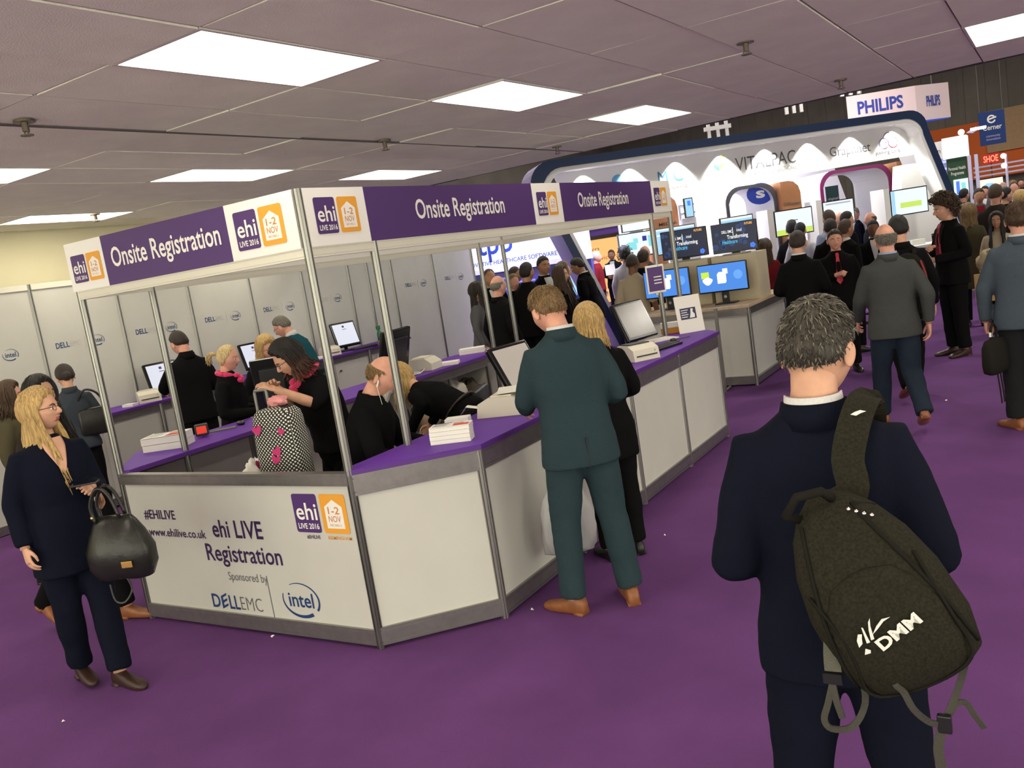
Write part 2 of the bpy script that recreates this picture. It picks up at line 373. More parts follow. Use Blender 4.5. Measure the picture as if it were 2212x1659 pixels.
MB().box(-1.99, -.01, 5.12, 5.144, FB, 2.5).build('sign_board', PRINTW, cn, world=True)
def onsite(O, u, n, w, h): lettering(cn, 'Onsite Registration', O, u, Z, n, h, PRINTW, width=w, bold=.014)
onsite(Vector((-2.03+.945, -.025, FB+.105)), X, -Y, .98, .165)
onsite(Vector((.025, 1.445, FB+.105)), Y, X, 1.02, .165); onsite(Vector((.025, 3.60, FB+.105)), Y, X, 1.0, .165)
ehi_logo(cn, (-1.985, -.025, FB+.05), X, Z, -Y, .17); ehi_logo(cn, (-.47, -.025, FB+.045), X, Z, -Y, .205)
ehi_logo(cn, (.025, .075, FB+.06), Y, Z, X, .19); ehi_logo(cn, (.025, 2.43, FB+.06), Y, Z, X, .175); ehi_logo(cn, (.025, 4.73, FB+.06), Y, Z, X, .175, small=False)
# ------------------------------------------------------------------ partition of white panels along the left wall
pw = MB().box(-6.03, -6.02, -4, 10.45, .05, 2.45).build('wall_partition', WHITE); struct(pw)
tag(pw, 'tall white exhibition panels with metal posts along the wall')
seams = [-4, -3, -2, -1, 0, 1, 2, 3, 4, 5, 6, 7, 7.45, 8.05, 9.2, 10.45]
for y in seams: post(pw, -6, y, 2.5)
for a, b in zip(seams, seams[1:]):
    panel(pw, (-6, a+.02), (-6, b-.02), .1, 2.44); rail(pw, (-6, a+.02), (-6, b-.02), 2.44, 2.5, .018, BEAMC, grooves=False); rail(pw, (-6, a+.02), (-6, b-.02), .01, .1, .018)
for y, b in [(1.55, 0), (2.55, 0), (3.55, 0), (4.57, 0), (5.57, 0), (6.57, 0), (8.75, 1), (9.9, 1)]:
    O = Vector((-5.995, y-.1, 1.78)); w = .24 if b else .26
    mb = lettering(pw, 'D', O-Y*.3, Y, Z, X, .085, None, width=.045, align='l', bold=.016, mb=MB()); lettering(pw, 'ELL', O-Y*.25, Y, Z, X, .085, None, width=.11, align='l', bold=.016, mb=mb); mb.build('lettering', INKB, pw)
    lettering(pw, 'EMC', O-Y*.13, Y, Z, X, .085, mat('pale_ink', (.45, .45, .44), .6), width=.12, align='l', bold=-.01)
    MB().box(-5.9955, -5.994, y-.055, y-.052, 1.72, 1.87).build('logo_divider', mat('pale_ink', (.45, .45, .44), .6), pw)
    swoosh(pw, (-5.995, y+.1, 1.8), Y, Z, X, .17, INKB)
# cabinets along the partition with a purple top
for k in range(6):
    y0, y1 = 2.0+k*.92, 2.0+(k+1)*.92
    t = thing('cabinet_unit', ['white cabinet with knob beside the left corner post', 'white cabinet behind the man in the black suit', 'white cabinet behind the ponytail woman', 'white cabinet behind the smiling blonde woman', 'white cabinet behind the right corner post, its dark knob showing', 'white cabinet at the far end below the green bottle'][k], 'cabinet', (-5.74, (y0+y1)/2, 0), group='wall cabinets')
    MB().box(-5.97, -5.52, y0+.01, y1-.01, .02, .98).build('body', WHITE, t, world=True)
    MB().box(-5.518, -5.505, y0+.16, y1-.06, .14, .87).build('door', WHITE, t, world=True)
    rail(t, (-5.51, y0), (-5.51, y1), .9, .985, .016); rail(t, (-5.51, y0), (-5.51, y1), .02, .1, .016); post(t, -5.5, y0, .985)
    m = MB().tube([(-5.5, y0+.24, .78), (-5.475, y0+.24, .78)], .014, 10); m.build('knob', SPK, t, world=True)
worktop([(-5.98, 1.95), (-5.44, 1.95), (-5.44, 7.55), (-5.98, 7.55)], 'purple worktop on the wall cabinets below the white panels')
# ------------------------------------------------------------------ things on the counters
SCRW = mat('screen_white', (.02, .02, .02), .25, emit=(.86, .88, 1), estr=.85)
SCRG = mat('screen_off_grey', (.20, .18, .17), .18, nz=.05)
GLASSBLK = mat('bezel_gloss', (.008, .008, .009), .15)
def touch_pc(label, loc, rotz, w=.42, h=.30, tilt=22, screen=SCRW, page=True, group='touch screen terminals'):
    """all-in-one terminal: tilted bezel with screen, hinge arm and foot; local +y is the back"""
    t = thing('touch_terminal', label, 'monitor', loc, rotz, group)
    R = Matrix.Translation((0, 0, .07)) @ Matrix.Rotation(math.radians(-tilt), 4, 'X')
    b = MB().bbox(-w/2, w/2, 0, .045, 0, h+.06, .014); b.xf(R); b.build('bezel', GLASSBLK, t)
    s = MB().box(-w/2+.028, w/2-.028, -.002, .004, .035, h+.03); s.xf(R); so = s.build('screen', screen, t)
    if page:
        q = MB().box(-w*.06, w*.02, -.004, -.002, h-.03, h); q.box(-w*.08, w*.08, -.004, -.002, h-.06, h-.053); q.xf(R); q.build('screen_print', mat('screen_ink', (.12, .05, .22), .5), so)
    k = MB().bbox(-w*.3, w*.3, .045, .075, .06, h-.02, .01); k.xf(R); k.build('rear_housing', BLACKP, t)
    k = MB().tube([(0, .11, .015), (0, .13, .08), (0, .10, .16)], [.03, .028, .022], 10); k.build('arm', BLACKP, t)
    MB().bbox(-.1, .1, .02, .2, 0, .018, .008).build('foot', BLACKP, t)
    return t
def label_printer(label, loc, rotz, dark=False, sc=1.0):
    t = thing('label_printer', label, 'printer', loc, rotz, 'label printers'); w, d, h = .12*sc, .16*sc, .125*sc
    P = [(-d, 0), (d, 0), (d, h*.55), (d*.55, h*.98), (-d*.45, h), (-d*.9, h*.72)]
    b = MB(); b.slab(P, (-w, 0, 0), Y, Z, X, 2*w); b.build('body', CREAM, t)
    MB().slab([(-d*.35, h*1.0), (d*.5, h*.985), (d*.5, h*1.06), (-d*.35, h*1.08)], (-w*.8, 0, 0), Y, Z, X, w*1.6).build('lid', DARKP if dark else CREAM, t)
    MB().box(-w*.8, w*.8, -d-.002, -d+.004, h*.28, h*.36).build('label_slot', BLACKP, t)
    MB().ball((w*.7, -d*.93, h*.55), .006).build('power_light', mat('lamp_green', (.1, .5, .2), .4), t)
    return t
def leaflet_stack(label, loc, rotz, w, d, h, layers, top=None, nm='leaflet_stack'):
    t = thing(nm, label, 'leaflets', loc, rotz, 'stacks of leaflets on the worktops'); z = 0
    for k in range(layers):
        dx, dy = random.uniform(-.005, .005), random.uniform(-.005, .005); hh = h/layers
        MB().box(-w/2+dx, w/2+dx, -d/2+dy, d/2+dy, z, z+hh*.94).build('bundle', PAPER, t)
        z += hh
    if top:
        MB().box(-w/2, w/2, -d/2, d/2, z, z+.002).build('cover_sheet', PAPER, t)
        z += .002
        MB().box(w*.08, w*.47, -d*.42, d*.02, z, z+.0012).build('cover_print', mat('red_print', (.55, .05, .06), .6), t)
        MB().box(w*.05, w*.3, d*.12, d*.3, z, z+.0012).build('cover_print', mat('gold_print', (.45, .27, .03), .6), t)
        m = MB(); 
        for i in range(6): m.box(-w*.45, -w*(.02+.05*(i % 3)), d*.36-i*d*.13, d*.38-i*d*.13, z, z+.001)
        m.build('cover_text', INKG, t)
        MB().box(-w*.45, w*.0, d*.38, d*.47, z, z+.001).build('cover_title', INKB, t)
    return t
def keyboard(label, loc, rotz):
    t = thing('keyboard', label, 'keyboard', loc, rotz)
    MB().bbox(-.22, .22, -.07, .07, 0, .022, .006).build('case', BLACKP, t)
    km = MB().bbox(-.0075, .0075, -.0075, .0075, 0, .008, .002).mesh('key', DARKP)
    for r in range(5):
        for c in range(20): inst('key', km, t, (-.2+c*.021, .05-r*.025, .021))
def mouse(label, loc, rotz):
    t = thing('mouse', label, 'mouse', loc, rotz); MB().ball((0, 0, .016), .032, .055, .018, 14, 8).build('shell', BLACKP, t, smooth=True)
    MB().tube([(0, .05, .01), (.02, .1, .004), (.1, .16, .004), (.16, .22, .004)], .0025, 6).build('cable', BLACKP, t)
# right worktop
leaflet_stack('stack of leaflets with a red and gold cover on the right worktop', (.285, .58, ZT), math.radians(22), .235, .11, .095, 4, True)
label_printer('cream label printer at the teal suited man with labels curling out', (.2, 1.30, ZT), math.radians(-75))
t = thing('label_strip', 'blank label strip curling out of the printer', 'label strip', (.02, 1.22, ZT)); MB().tube([(.08, .02, .05), (.02, .0, .06), (-.05, -.02, .075), (-.09, -.03, .03)], .03, 8, flat=.06).build('strip', PAPER, t)
t = thing('printed_sheet', 'white sheet lying on top of the printer by the teal suited man', 'sheet', (.24, 1.36, ZT+.142), .5); MB().slab(rrect(.21, .28, .004), (-.1, -.14, 0), X, Y, Z, .002).build('sheet', PAPER, t)
leaflet_stack('small white card box behind the front leaflets', (.02, 1.02, ZT), .4, .15, .10, .045, 2)
touch_pc('touch terminal half hidden by the teal suited man', (.12, 1.80, ZT), math.radians(90-8), .42, .30, 28, mat('screen_beige', (.3, .27, .24), .2, emit=(.62, .56, .50), estr=.35), False)
touch_pc('grey screened touch terminal at the far end of the right worktop', (.04, 4.02, ZT), math.radians(75), .44, .32, 24, SCRG, False)
label_printer('cream label printer with a dark lid near the far end of the right worktop', (.30, 3.22, ZT), math.radians(55), True)
keyboard('black keyboard in front of the grey screened terminal', (.31, 3.75, ZT), math.radians(78)); mouse('black mouse beside the far keyboard', (.27, 4.12, ZT), .4)
t = thing('notice_card', 'white notice card with a dark printed box standing on the right worktop', 'notice', (.24, 4.72, ZT), math.radians(42))
Rn = Matrix.Rotation(math.radians(-10), 4, 'X'); q = MB().box(-.13, .13, 0, .006, 0, .36); q.xf(Rn); q.build('card', PAPER, t)
q = MB().box(-.09, .07, -.002, 0, .13, .24); q.xf(Rn); pb = q.build('printed_box', mat('navy_print', (.03, .03, .09), .5), t)
q = MB(); [q.box(-.08, -.02+.01*(k % 2), -.004, -.002, .15+k*.022, .157+k*.022) for k in range(4)]; q.xf(Rn); q.build('print_lines', PRINTW, pb)
q = MB().slab([(.0, .14), (.05, .14), (.055, .17), (.035, .2), (.045, .225), (.02, .23), (.015, .19)], (0, -.002, 0), X, Z, -Y, .002); q.xf(Rn); q.build('print_figure', PRINTW, pb)
q = MB().box(-.1, .1, .06, .066, 0, .2); q.build('prop', PAPER, t)
t = thing('tissue_box', 'orange and white box behind the notice card', 'box', (.02, 4.80, ZT), .3); MB().bbox(-.12, .12, -.07, .07, 0, .10, .006).build('carton', mat('orange_carton', (.62, .28, .04), .6), t); MB().bbox(-.12, .12, -.075, .0, .06, .115, .006).build('lid', PAPER, t)
leaflet_stack('loose white papers behind the far keyboard', (.06, 4.32, ZT), 1.0, .3, .21, .012, 2)
leaflet_stack('small pad of paper at the edge of the right worktop', (.44, 2.42, ZT), 1.3, .15, .10, .012, 1)
t = thing('table_sign', 'small purple framed sign clipped high on the far post', 'sign', (-.02, 4.60, 1.44), math.radians(38)); MB().bbox(-.09, .09, -.012, 0, 0, .27, .004).build('frame', PAPER, t)
MB().box(-.075, .075, -.0145, -.012, .02, .25).build('print', PURPLE_PRINT, t); q = MB(); [q.box(-.02, .055, -.017, -.0145, .09+.03*k, .1+.03*k) for k in range(3)]; q.build('print_lines', PRINTW, t)
MB().box(-.015, .015, 0, .02, -.02, .15).build('clip', ALUD, t)
# left worktop (inside the booth)
leaflet_stack('thick white stack of leaflets beside the left corner post', (-2.31, .62, ZT), math.radians(28), .30, .21, .10, 2, True)
t = thing('barcode_scanner', 'grey barcode scanner with a red window lying on the left worktop', 'scanner', (-2.40, 1.0, ZT), math.radians(50))
MB().tube([(0, -.1, .05), (0, -.04, .055), (0, .05, .05), (0, .11, .03)], [.02, .026, .03, .024], 10).build('grip', mat('scanner_grey', (.5, .48, .45), .5), t, smooth=True)
MB().bbox(-.05, .05, -.14, -.08, .01, .10, .012).build('head', DARKP, t); MB().box(-.036, .036, -.143, -.139, .03, .085).build('window', mat('scanner_red', (.7, .04, .02), .3, emit=(1, .05, .02), estr=.4), t)
mouse('black mouse beside the tall black monitor', (-2.33, 1.32, ZT), 1.2)
MBt = thing('mouse_mat', 'flat dark pad under the scanner cable on the left worktop', 'mat', (-2.36, 1.16, ZT), .9); MB().bbox(-.1, .1, -.05, .05, 0, .006, .002).build('pad', mat('pad_olive', (.13, .14, .11), .8), MBt)
def rear_monitor(label, loc, rotz, w, h, tilt): return touch_pc(label, loc, rotz, w, h, tilt, SCRG, False)
rear_monitor('tall black monitor seen from behind between the ponytail woman and the dotted bag', (-2.19, 1.62, ZT), math.radians(-90-50), .32, .36, 6)
rear_monitor('black monitor seen from behind above the bent over woman', (-2.28, 3.20, ZT), math.radians(-90+8), .52, .36, 14)
label_printer('cream label printer beside the rear black monitor', (-2.22, 3.62, ZT), math.radians(-80))
t = thing('loose_cable', 'white cable looped beside the rear label printer', 'cable', (-2.12, 3.42, ZT)); MB().tube([(-.06, .1, .01), (.03, .05, .03), (.05, -.03, .01), (.0, -.08, .02), (.04, -.14, .01), (.06, -.06, .006)], .006, 6).build('cord', PAPER, t)
leaflet_stack('open white papers beside the rear label printer', (-2.10, 3.86, ZT), .5, .26, .18, .03, 3)
leaflet_stack('white stack of leaflets at the far end of the left worktop', (-2.33, 4.98-.3, ZT), .5, .28, .17, .06, 2)
# storage shelf below the left worktop, bags on it
sh = thing('storage_shelf', 'open storage shelf under the far end of the left worktop', 'shelf', (-2.25, 3.9, 0))
MB().box(-2.46, -2.04, 3.0, 4.55, .40, .42).build('board', WHITE, sh, world=True); MB().box(-2.46, -2.04, 3.0, 3.02, .0, .97).build('side', WHITE, sh, world=True); MB().box(-2.46, -2.04, 4.5, 4.52, 0, .97).build('side', WHITE, sh, world=True)
rail(sh, (-2.04, 3.02), (-2.04, 4.5), .88, .975, .014)
for y in (3.02, 3.78, 4.5): MB().box(-2.055, -2.03, y-.012, y+.012, 0, .88).build('upright', ALU, sh, world=True)
def lump(name, label, cat, loc, r, col, seed, rot=0):
    random.seed(seed); t = thing(name, label, cat, loc, rot); mb = MB(); n, m = 26, 16; ph = [random.uniform(0, 6) for _ in range(8)]
    rings = []
    for i in range(m+1):
        a = math.pi*(i+.02)/(m+.04); ring = []
        for j in range(n):
            b = 2*math.pi*j/n; k = 1+.13*math.sin(3*b+ph[0]+2*a)+.09*math.sin(7*b+ph[1]-5*a)+.07*math.sin(5*a+ph[2]+2*b)+.05*math.sin(11*b+9*a+ph[3])
            ring.append((r[0]*k*math.sin(a)*math.cos(b), r[1]*k*math.sin(a)*math.sin(b), max(0, r[2]*(1-math.cos(a)*k))))
        rings.append(ring)
    mb.loft(rings); mb.build('folds', col, t, smooth=True); return t
lump('crumpled_bag', 'crumpled white plastic bag on the storage shelf', 'bag', (-2.2, 4.06, .42), (.12, .13, .19), mat('bag_white', (.62, .60, .52), .4), 3)
lump('folded_coat', 'bundled olive brown coat on the storage shelf', 'coat', (-2.22, 4.34, .42), (.17, .15, .17), cloth('coat_olive', (.10, .085, .06)), 5)
lump('paper_bag', 'brown paper bag slumped on the storage shelf', 'bag', (-2.2, 3.84, .42), (.13, .12, .15), mat('kraft', (.34, .22, .12), .8), 8)
lump('tan_bag', 'tan bag behind the shelf upright', 'bag', (-2.2, 3.50, .42), (.13, .14, .14), mat('kraft_tan', (.40, .29, .18), .8), 9)
lump('dark_bag', 'dark bag wedged at the top of the storage shelf', 'bag', (-2.36, 3.25, .42), (.1, .12, .2), mat('bag_dark', (.03, .03, .03), .7), 12)
# wall counter devices
touch_pc('white screened terminal beside the left corner post', (-5.66, 3.18, ZT), math.radians(78), .40, .30, 18)
label_printer('cream label printer beside the left corner post', (-5.66, 2.90, ZT), math.radians(60)); leaflet_stack('loose white cards left of the first wall printer', (-5.62, 2.62, ZT), .3, .14, .1, .03, 2)
touch_pc('white screened terminal behind the smiling blonde woman', (-5.66, 4.62, ZT), math.radians(80), .40, .30, 18)
touch_pc('white screened terminal behind the right corner post', (-5.62, 6.34, ZT), math.radians(75), .42, .32, 18); label_printer('cream label printer left of the farthest wall terminal', (-5.66, 5.94, ZT), math.radians(60))
leaflet_stack('white cards on the wall worktop below the teal jumper man', (-5.6, 5.6, ZT), .5, .2, .12, .03, 2); keyboard('black keyboard before the farthest wall terminal', (-5.52, 6.52, ZT), math.radians(80))
t = thing('cleaner_bottle', 'green spray bottle with a yellow base on the wall worktop', 'bottle', (-5.72, 7.16, ZT)); MB().lathe([(.001, 0), (.045, 0), (.045, .03)], 14).build('base', mat('bottle_yellow', (.6, .4, .03), .4), t)
MB().lathe([(.044, .03), (.045, .14), (.02, .18), (.018, .2)], 14).build('body', mat('bottle_green', (.05, .22, .15), .25), t, smooth=True); MB().bbox(-.02, .02, -.05, .02, .2, .26, .006).build('trigger_head', mat('bottle_cap', (.04, .25, .1), .4), t)
# waste bin and trolley bag inside the booth
t = thing('waste_bin', 'black waste bin with a white liner inside the booth', 'bin', (-1.20, .42, 0)); MB().lathe([(.12, 0), (.16, .78), (.165, .8), (.15, .8), (.14, .74), (.135, .7)], 24).build('tub', BLACKP, t, smooth=True)
lump('bin_liner', 'crumpled white tissue sticking out of the waste bin', 'tissue', (-1.20, .42, .76), (.10, .085, .1), PAPER, 21)
st = thing('low_stool', 'low white stool carrying the dotted bag', 'stool', (-.83, .34, 0)); MB().bbox(-.2, .2, -.15, .15, .44, .48, .01).build('seat', WHITE, st)
for a in (-1, 1):
    for b in (-1, 1): MB().tube([(a*.17, b*.12, 0), (a*.16, b*.11, .45)], .016, 8).build('leg', ALU, st)
# polka-dot trolley bag
dm = bpy.data.materials.new('polka_dot_fabric'); dm.use_nodes = True; nt = dm.node_tree; b = nt.nodes['Principled BSDF']; b.inputs['Roughness'].default_value = .8
tc = nt.nodes.new('ShaderNodeTexCoord'); mp = nt.nodes.new('ShaderNodeMapping'); mp.inputs['Rotation'].default_value = (0, 0, math.radians(0)); nt.links.new(tc.outputs['UV'], mp.inputs[0])
mp.inputs['Scale'].default_value = (1, 1, 1)
vm = nt.nodes.new('ShaderNodeVectorMath'); vm.operation = 'FRACTION'; nt.links.new(mp.outputs[0], vm.inputs[0])
vd = nt.nodes.new('ShaderNodeVectorMath'); vd.operation = 'DISTANCE'; vd.inputs[1].default_value = (.5, .5, 0); nt.links.new(vm.outputs[0], vd.inputs[0])
lt = nt.nodes.new('ShaderNodeMath'); lt.operation = 'LESS_THAN'; lt.inputs[1].default_value = .30; nt.links.new(vd.outputs['Value'], lt.inputs[0])
mx = nt.nodes.new('ShaderNodeMix'); mx.data_type = 'RGBA'; mx.inputs[6].default_value = (.012, .012, .012, 1); mx.inputs[7].default_value = (.72, .70, .62, 1); nt.links.new(lt.outputs[0], mx.inputs[0]); nt.links.new(mx.outputs[2], b.inputs['Base Color'])
tb = thing('trolley_bag', 'black and white polka dot trolley bag with pink hearts on the stool', 'trolley bag', (-.83, .34, .482), math.radians(14))
W2, D2, HB = .155, .11, .86
bm = MB(); n = 40
def sup(t, e=3.2): c, s_ = math.cos(t), math.sin(t); return (abs(c)**(2/e)*(1 if c > 0 else -1), abs(s_)**(2/e)*(1 if s_ > 0 else -1))
rings = []
for zz, k in ((0, .9), (.03, 1), (.3, 1.03), (.6, 1.0), (.76, .96), (.80, .9), (.83, .7), (.84, .3), (.842, .02)):
    rings.append([(W2*k*sup(2*math.pi*j/n)[0], D2*k*sup(2*math.pi*j/n)[1], zz+.05*(1-k)*0) for j in range(n)])
bm.loft(rings); bo = bm.build('bag_body', dm, tb, smooth=True)
uv = bo.data.uv_layers.new(name='UVMap')
for p in bo.data.polygons:
    for li in p.loop_indices:
        c = bo.data.vertices[bo.data.loops[li].vertex_index].co; nn = p.normal
        a = (c.x if abs(nn.y) > abs(nn.x) else c.y); h = c.z if abs(nn.z) < .8 else c.y
        q = 58; uv.data[li].uv = ((a+h)*q*.7, (h-a)*q*.7)
HEART = mat('heart_pink', (.50, .03, .16), .7)
hp = [(0, -1), (.6, -.35), (1, .2), (.85, .75), (.45, .9), (.1, .6), (0, .4), (-.1, .6), (-.45, .9), (-.85, .75), (-1, .2), (-.6, -.35)][::1]
for x, z, s_, r in [(-.08, .72, .033, .2), (.08, .70, .024, -.5), (.03, .58, .032, .5), (.01, .53, .032, -.3), (-.07, .40, .033, -.4), (.09, .38, .032, .4), (-.03, .2, .03, 1), (.05, .26, .02, 0)]:
    c, s2 = math.cos(r), math.sin(r); MB().slab([(s_*(a*c-b_*s2)+x, s_*(a*s2+b_*c)+z) for a, b_ in hp], (0, -D2*1.035-.002, 0), X, Z, -Y, .003).build('heart', HEART, tb)
for y, z, s_ in [(.03, .7, .03), (-.05, .5, .032), (.04, .2, .03)]: MB().slab([(-s_*a+y, s_*b_+z) for a, b_ in hp], (-W2*1.035-.001, 0, 0), Y, Z, -X, -(-.003)).build('heart', HEART, tb)
hm = mat('trolley_handle', (.22, .22, .20), .4, .3)
MB().tube([(-.15, .03, .76), (-.15, .03, .93), (-.145, .03, .945), (-.07, .03, .945), (-.065, .03, .93), (-.065, .03, .78)], .009, 8).build('handle', hm, tb)
lump('pink_scarf_bundle', 'bunched pink and cream cloth on top of the dotted bag', 'cloth', (-.82, .36, 1.322), (.07, .05, .03), cloth('scarf_pink_pale', (.72, .30, .30)), 31)
# ------------------------------------------------------------------ demo stand behind the booth
WOODT = mat('pale_wood_top', (.56, .42, .28), .5, nz=.12, nscale=14, stretch=(1, .1, 1)); TANBOX = mat('tan_box', (.60, .52, .37), .6)
ds = thing('demo_counter', 'white demo counter with a pale wooden top behind the booth', 'counter', (-.75, 7.9, 0))
MB().box(-1.55, .05, 7.17, 8.85, .03, .95).build('body', WHITE, ds, world=True)
MB().box(-1.62, .09, 7.12, 8.95, .965, 1.0).build('top', WOODT, ds, world=True)
rail(ds, (-1.58, 7.15), (.07, 7.15), .88, .965, .02); rail(ds, (-1.58, 7.15), (.07, 7.15), .02, .12, .02); rail(ds, (.07, 7.15), (.07, 8.9), .88, .965, .02); rail(ds, (.07, 7.15), (.07, 8.9), .02, .1, .02)
for x, y in ((.07, 7.15), (-.75, 7.15), (-1.58, 7.15), (.07, 8.9)): post(ds, x, y, .965)
BLUES = mat('screen_blue', (.02, .03, .06), .3, emit=(.07, .28, .85), estr=.95); SCRD = mat('screen_navy', (.01, .012, .03), .25, emit=(.012, .02, .06), estr=.6)
GLW = mat('glow_white', (.3, .3, .3), .4, emit=(1, 1, 1), estr=1.0); GLO = mat('glow_orange', (.3, .15, .05), .4, emit=(1, .5, .1), estr=.9); GLC = mat('glow_cyan', (.05, .2, .3), .4, emit=(.1, .6, 1), estr=.8); GLY = mat('glow_lime', (.2, .3, .05), .4, emit=(.6, .85, .05), estr=.9)
GLB = mat('glow_blue', (.03, .06, .3), .4, emit=(.08, .25, 1), estr=.9)
def slabs(parent, name, m, poly, O, u=X, n=-Y, t=.002): return MB().slab(poly, O, u, Z, n, t).build(name, m, parent, world=True)
def rect(a, b, c, d): return [(a, c), (b, c), (b, d), (a, d)]
def desk_monitor(label, x0, x1, z0, z1, y):
    t = thing('desk_monitor', label, 'monitor', ((x0+x1)/2, y+.1, 1.0), group='blue screened monitors on the demo counter'); w, h = x1-x0, z1-z0
    MB().bbox(x0, x1, y, y+.04, z0, z1, .008).build('bezel', GLASSBLK, t, world=True)
    s = MB().box(x0+.012, x1-.012, y-.003, y, z0+.018, z1-.012).build('screen', BLUES, t, world=True); O = (x0, y-.003, z0)
    c = slabs(s, 'cloud_icon', GLW, [], O) if 0 else None
    def ch(nm, m, poly, k=0): o = MB().slab(poly, Vector(O)-Y*k*.001, X, Z, -Y, .001); o.shift(-Vector(t.location)); ob = o.build(nm, m); ob.parent = s; return ob
    ch('note_icon', GLY, rect(w*.08, w*.24, h*.52, h*.74)); cl = [(w*(.2+.10*math.cos(a)*(1+.15*math.sin(3*a))), h*(.42+.13*math.sin(a)*(1+.1*math.cos(4*a)))) for a in np.linspace(0, 6.1, 16)]; ch('cloud_icon', GLW, cl, 1)
    ch('page_icon', GLW, [(w*.4, h*.3), (w*.56, h*.3), (w*.58, h*.36), (w*.58, h*.68), (w*.44, h*.7), (w*.4, h*.62)]); ch('lock_icon', GLW, rect(w*.52, w*.62, h*.62, h*.8), 1); ch('bubble_icon', mat('glow_paleblue', (.05, .1, .3), .4, emit=(.14, .4, .95), estr=.95), [(w*(.82+.09*math.cos(a)), h*(.55+.16*math.sin(a))) for a in np.linspace(0, 6, 14)])
    MB().bbox((x0+x1)/2-.045, (x0+x1)/2+.045, y+.04, y+.07, 1.0, z0+.12, .006).build('neck', BLACKP, t, world=True)
    MB().bbox((x0+x1)/2-.13, (x0+x1)/2+.13, y-.02, y+.17, 1.0, 1.014, .005).build('base', BLACKP, t, world=True)
    MB().slab([(.02*math.cos(a), .02*math.sin(a)) for a in np.linspace(0, 6, 12)], ((x0+x1)/2, y+.04, 1.09), X, Z, -Y, .002).build('badge', CHROME, t, world=True)
desk_monitor('blue screened monitor on the right side of the demo counter', -.64, .0, 1.155, 1.52, 7.5); desk_monitor('blue screened monitor on the left side of the demo counter, behind the posts', -1.38, -.75, 1.165, 1.53, 7.5)
def tv_box(label, x0, x1): 
    t = thing('display_plinth', label, 'plinth', ((x0+x1)/2, 8.0, 1.0), group='tan plinths on the demo counter'); MB().bbox(x0, x1, 7.75, 8.25, 1.0, 1.59, .004).build('carcass', TANBOX, t, world=True); MB().box(x0+.01, x1-.01, 7.744, 7.75, 1.02, 1.57).build('front_panel', TANBOX, t, world=True)
tv_box('tan box plinth under the right television', -.52, .06); tv_box('tan box plinth under the left television', -1.21, -.57)
def tv(label, x0, x1, z0, z1, y):
    t = thing('television', label, 'television', ((x0+x1)/2, y, 1.59), group='televisions on the demo plinths'); w, h = x1-x0, z1-z0
    MB().bbox(x0, x1, y, y+.05, z0, z1, .006).build('bezel', GLASSBLK, t, world=True); s = MB().box(x0+.012, x1-.012, y-.003, y, z0+.02, z1-.012).build('screen', SCRD, t, world=True)
    def tx(st, a, b, hh, m, wd, **k): mb = lettering(None, st, (x0+w*a, y-.003, z0+h*b), X, Z, -Y, hh, None, width=wd, mb=MB(), **k); mb.shift(-Vector(t.location)); ob = mb.build('lettering', m); ob.parent = s
    tx('DELL EMC', .36, .66, .05, GLW, w*.24, bold=.01); tx('intel', .63, .67, .06, GLW, w*.11); tx('Transforming', .58, .46, .07, GLW, w*.46, bold=.012); tx('Healthcare', .40, .30, .07, GLC, w*.34, bold=.01); tx('FUTURE', .84, .86, .04, GLO, w*.17, bold=.03); tx('|', .49, .63, .11, GLW, w*.012)
    q = MB(); random.seed(int(abs(x0)*100))
    for k in range(14):
        a, b, r = random.uniform(.04, .96), random.uniform(.08, .92), random.uniform(.02, .045); q.slab([(w*a+r*math.cos(v), h*b+r*math.sin(v)) for v in np.linspace(0, 5.2, 6)], (x0, y-.0032, z0), X, Z, -Y, .0004)
    q.shift(-Vector(t.location)); ob = q.build('screen_pattern', mat('glow_navy', (.02, .03, .08), .3, emit=(.02, .05, .14), estr=.8)); ob.parent = s; ob['kind'] = 'stuff'
    q = MB()
    for k in range(5): q.slab([(w*.89+.016*math.cos(v)+.02*math.cos(k*1.25), h*.16+.016*math.sin(v)+.02*math.sin(k*1.25)) for v in np.linspace(0, 5.5, 8)], (x0, y-.004, z0), X, Z, -Y, .0006)
    q.shift(-Vector(t.location)); ob = q.build('screen_motif', GLB); ob.parent = s
    MB().bbox((x0+x1)/2-.05, (x0+x1)/2+.05, y+.01, y+.04, 1.6, z0+.03, .004).build('neck', BLACKP, t, world=True); MB().bbox((x0+x1)/2-.16, (x0+x1)/2+.16, y-.05, y+.14, 1.59, 1.606, .004).build('foot', ALUD, t, world=True)
tv('dark television on the right plinth showing white and cyan words', -.53, .06, 1.62, 2.0, 7.9); tv('dark television on the left plinth, partly behind the posts', -1.23, -.6, 1.63, 2.01, 7.9)
t = thing('floor_stand', 'thin metal stand with a splayed foot beside the demo counter', 'stand', (-.22, 6.80, 0)); MB().box(-.018, .018, -.018, .018, 0, 1.02).build('upright', ALU, t); MB().tube([(0, 0, .015), (-.03, .3, .015)], .014, 6).build('foot', ALU, t); MB().tube([(0, 0, .015), (-.3, -.02, .015)], .014, 6).build('foot', ALU, t); MB().box(-.25, 0, -.012, .012, .93, .96).build('arm', ALU, t)
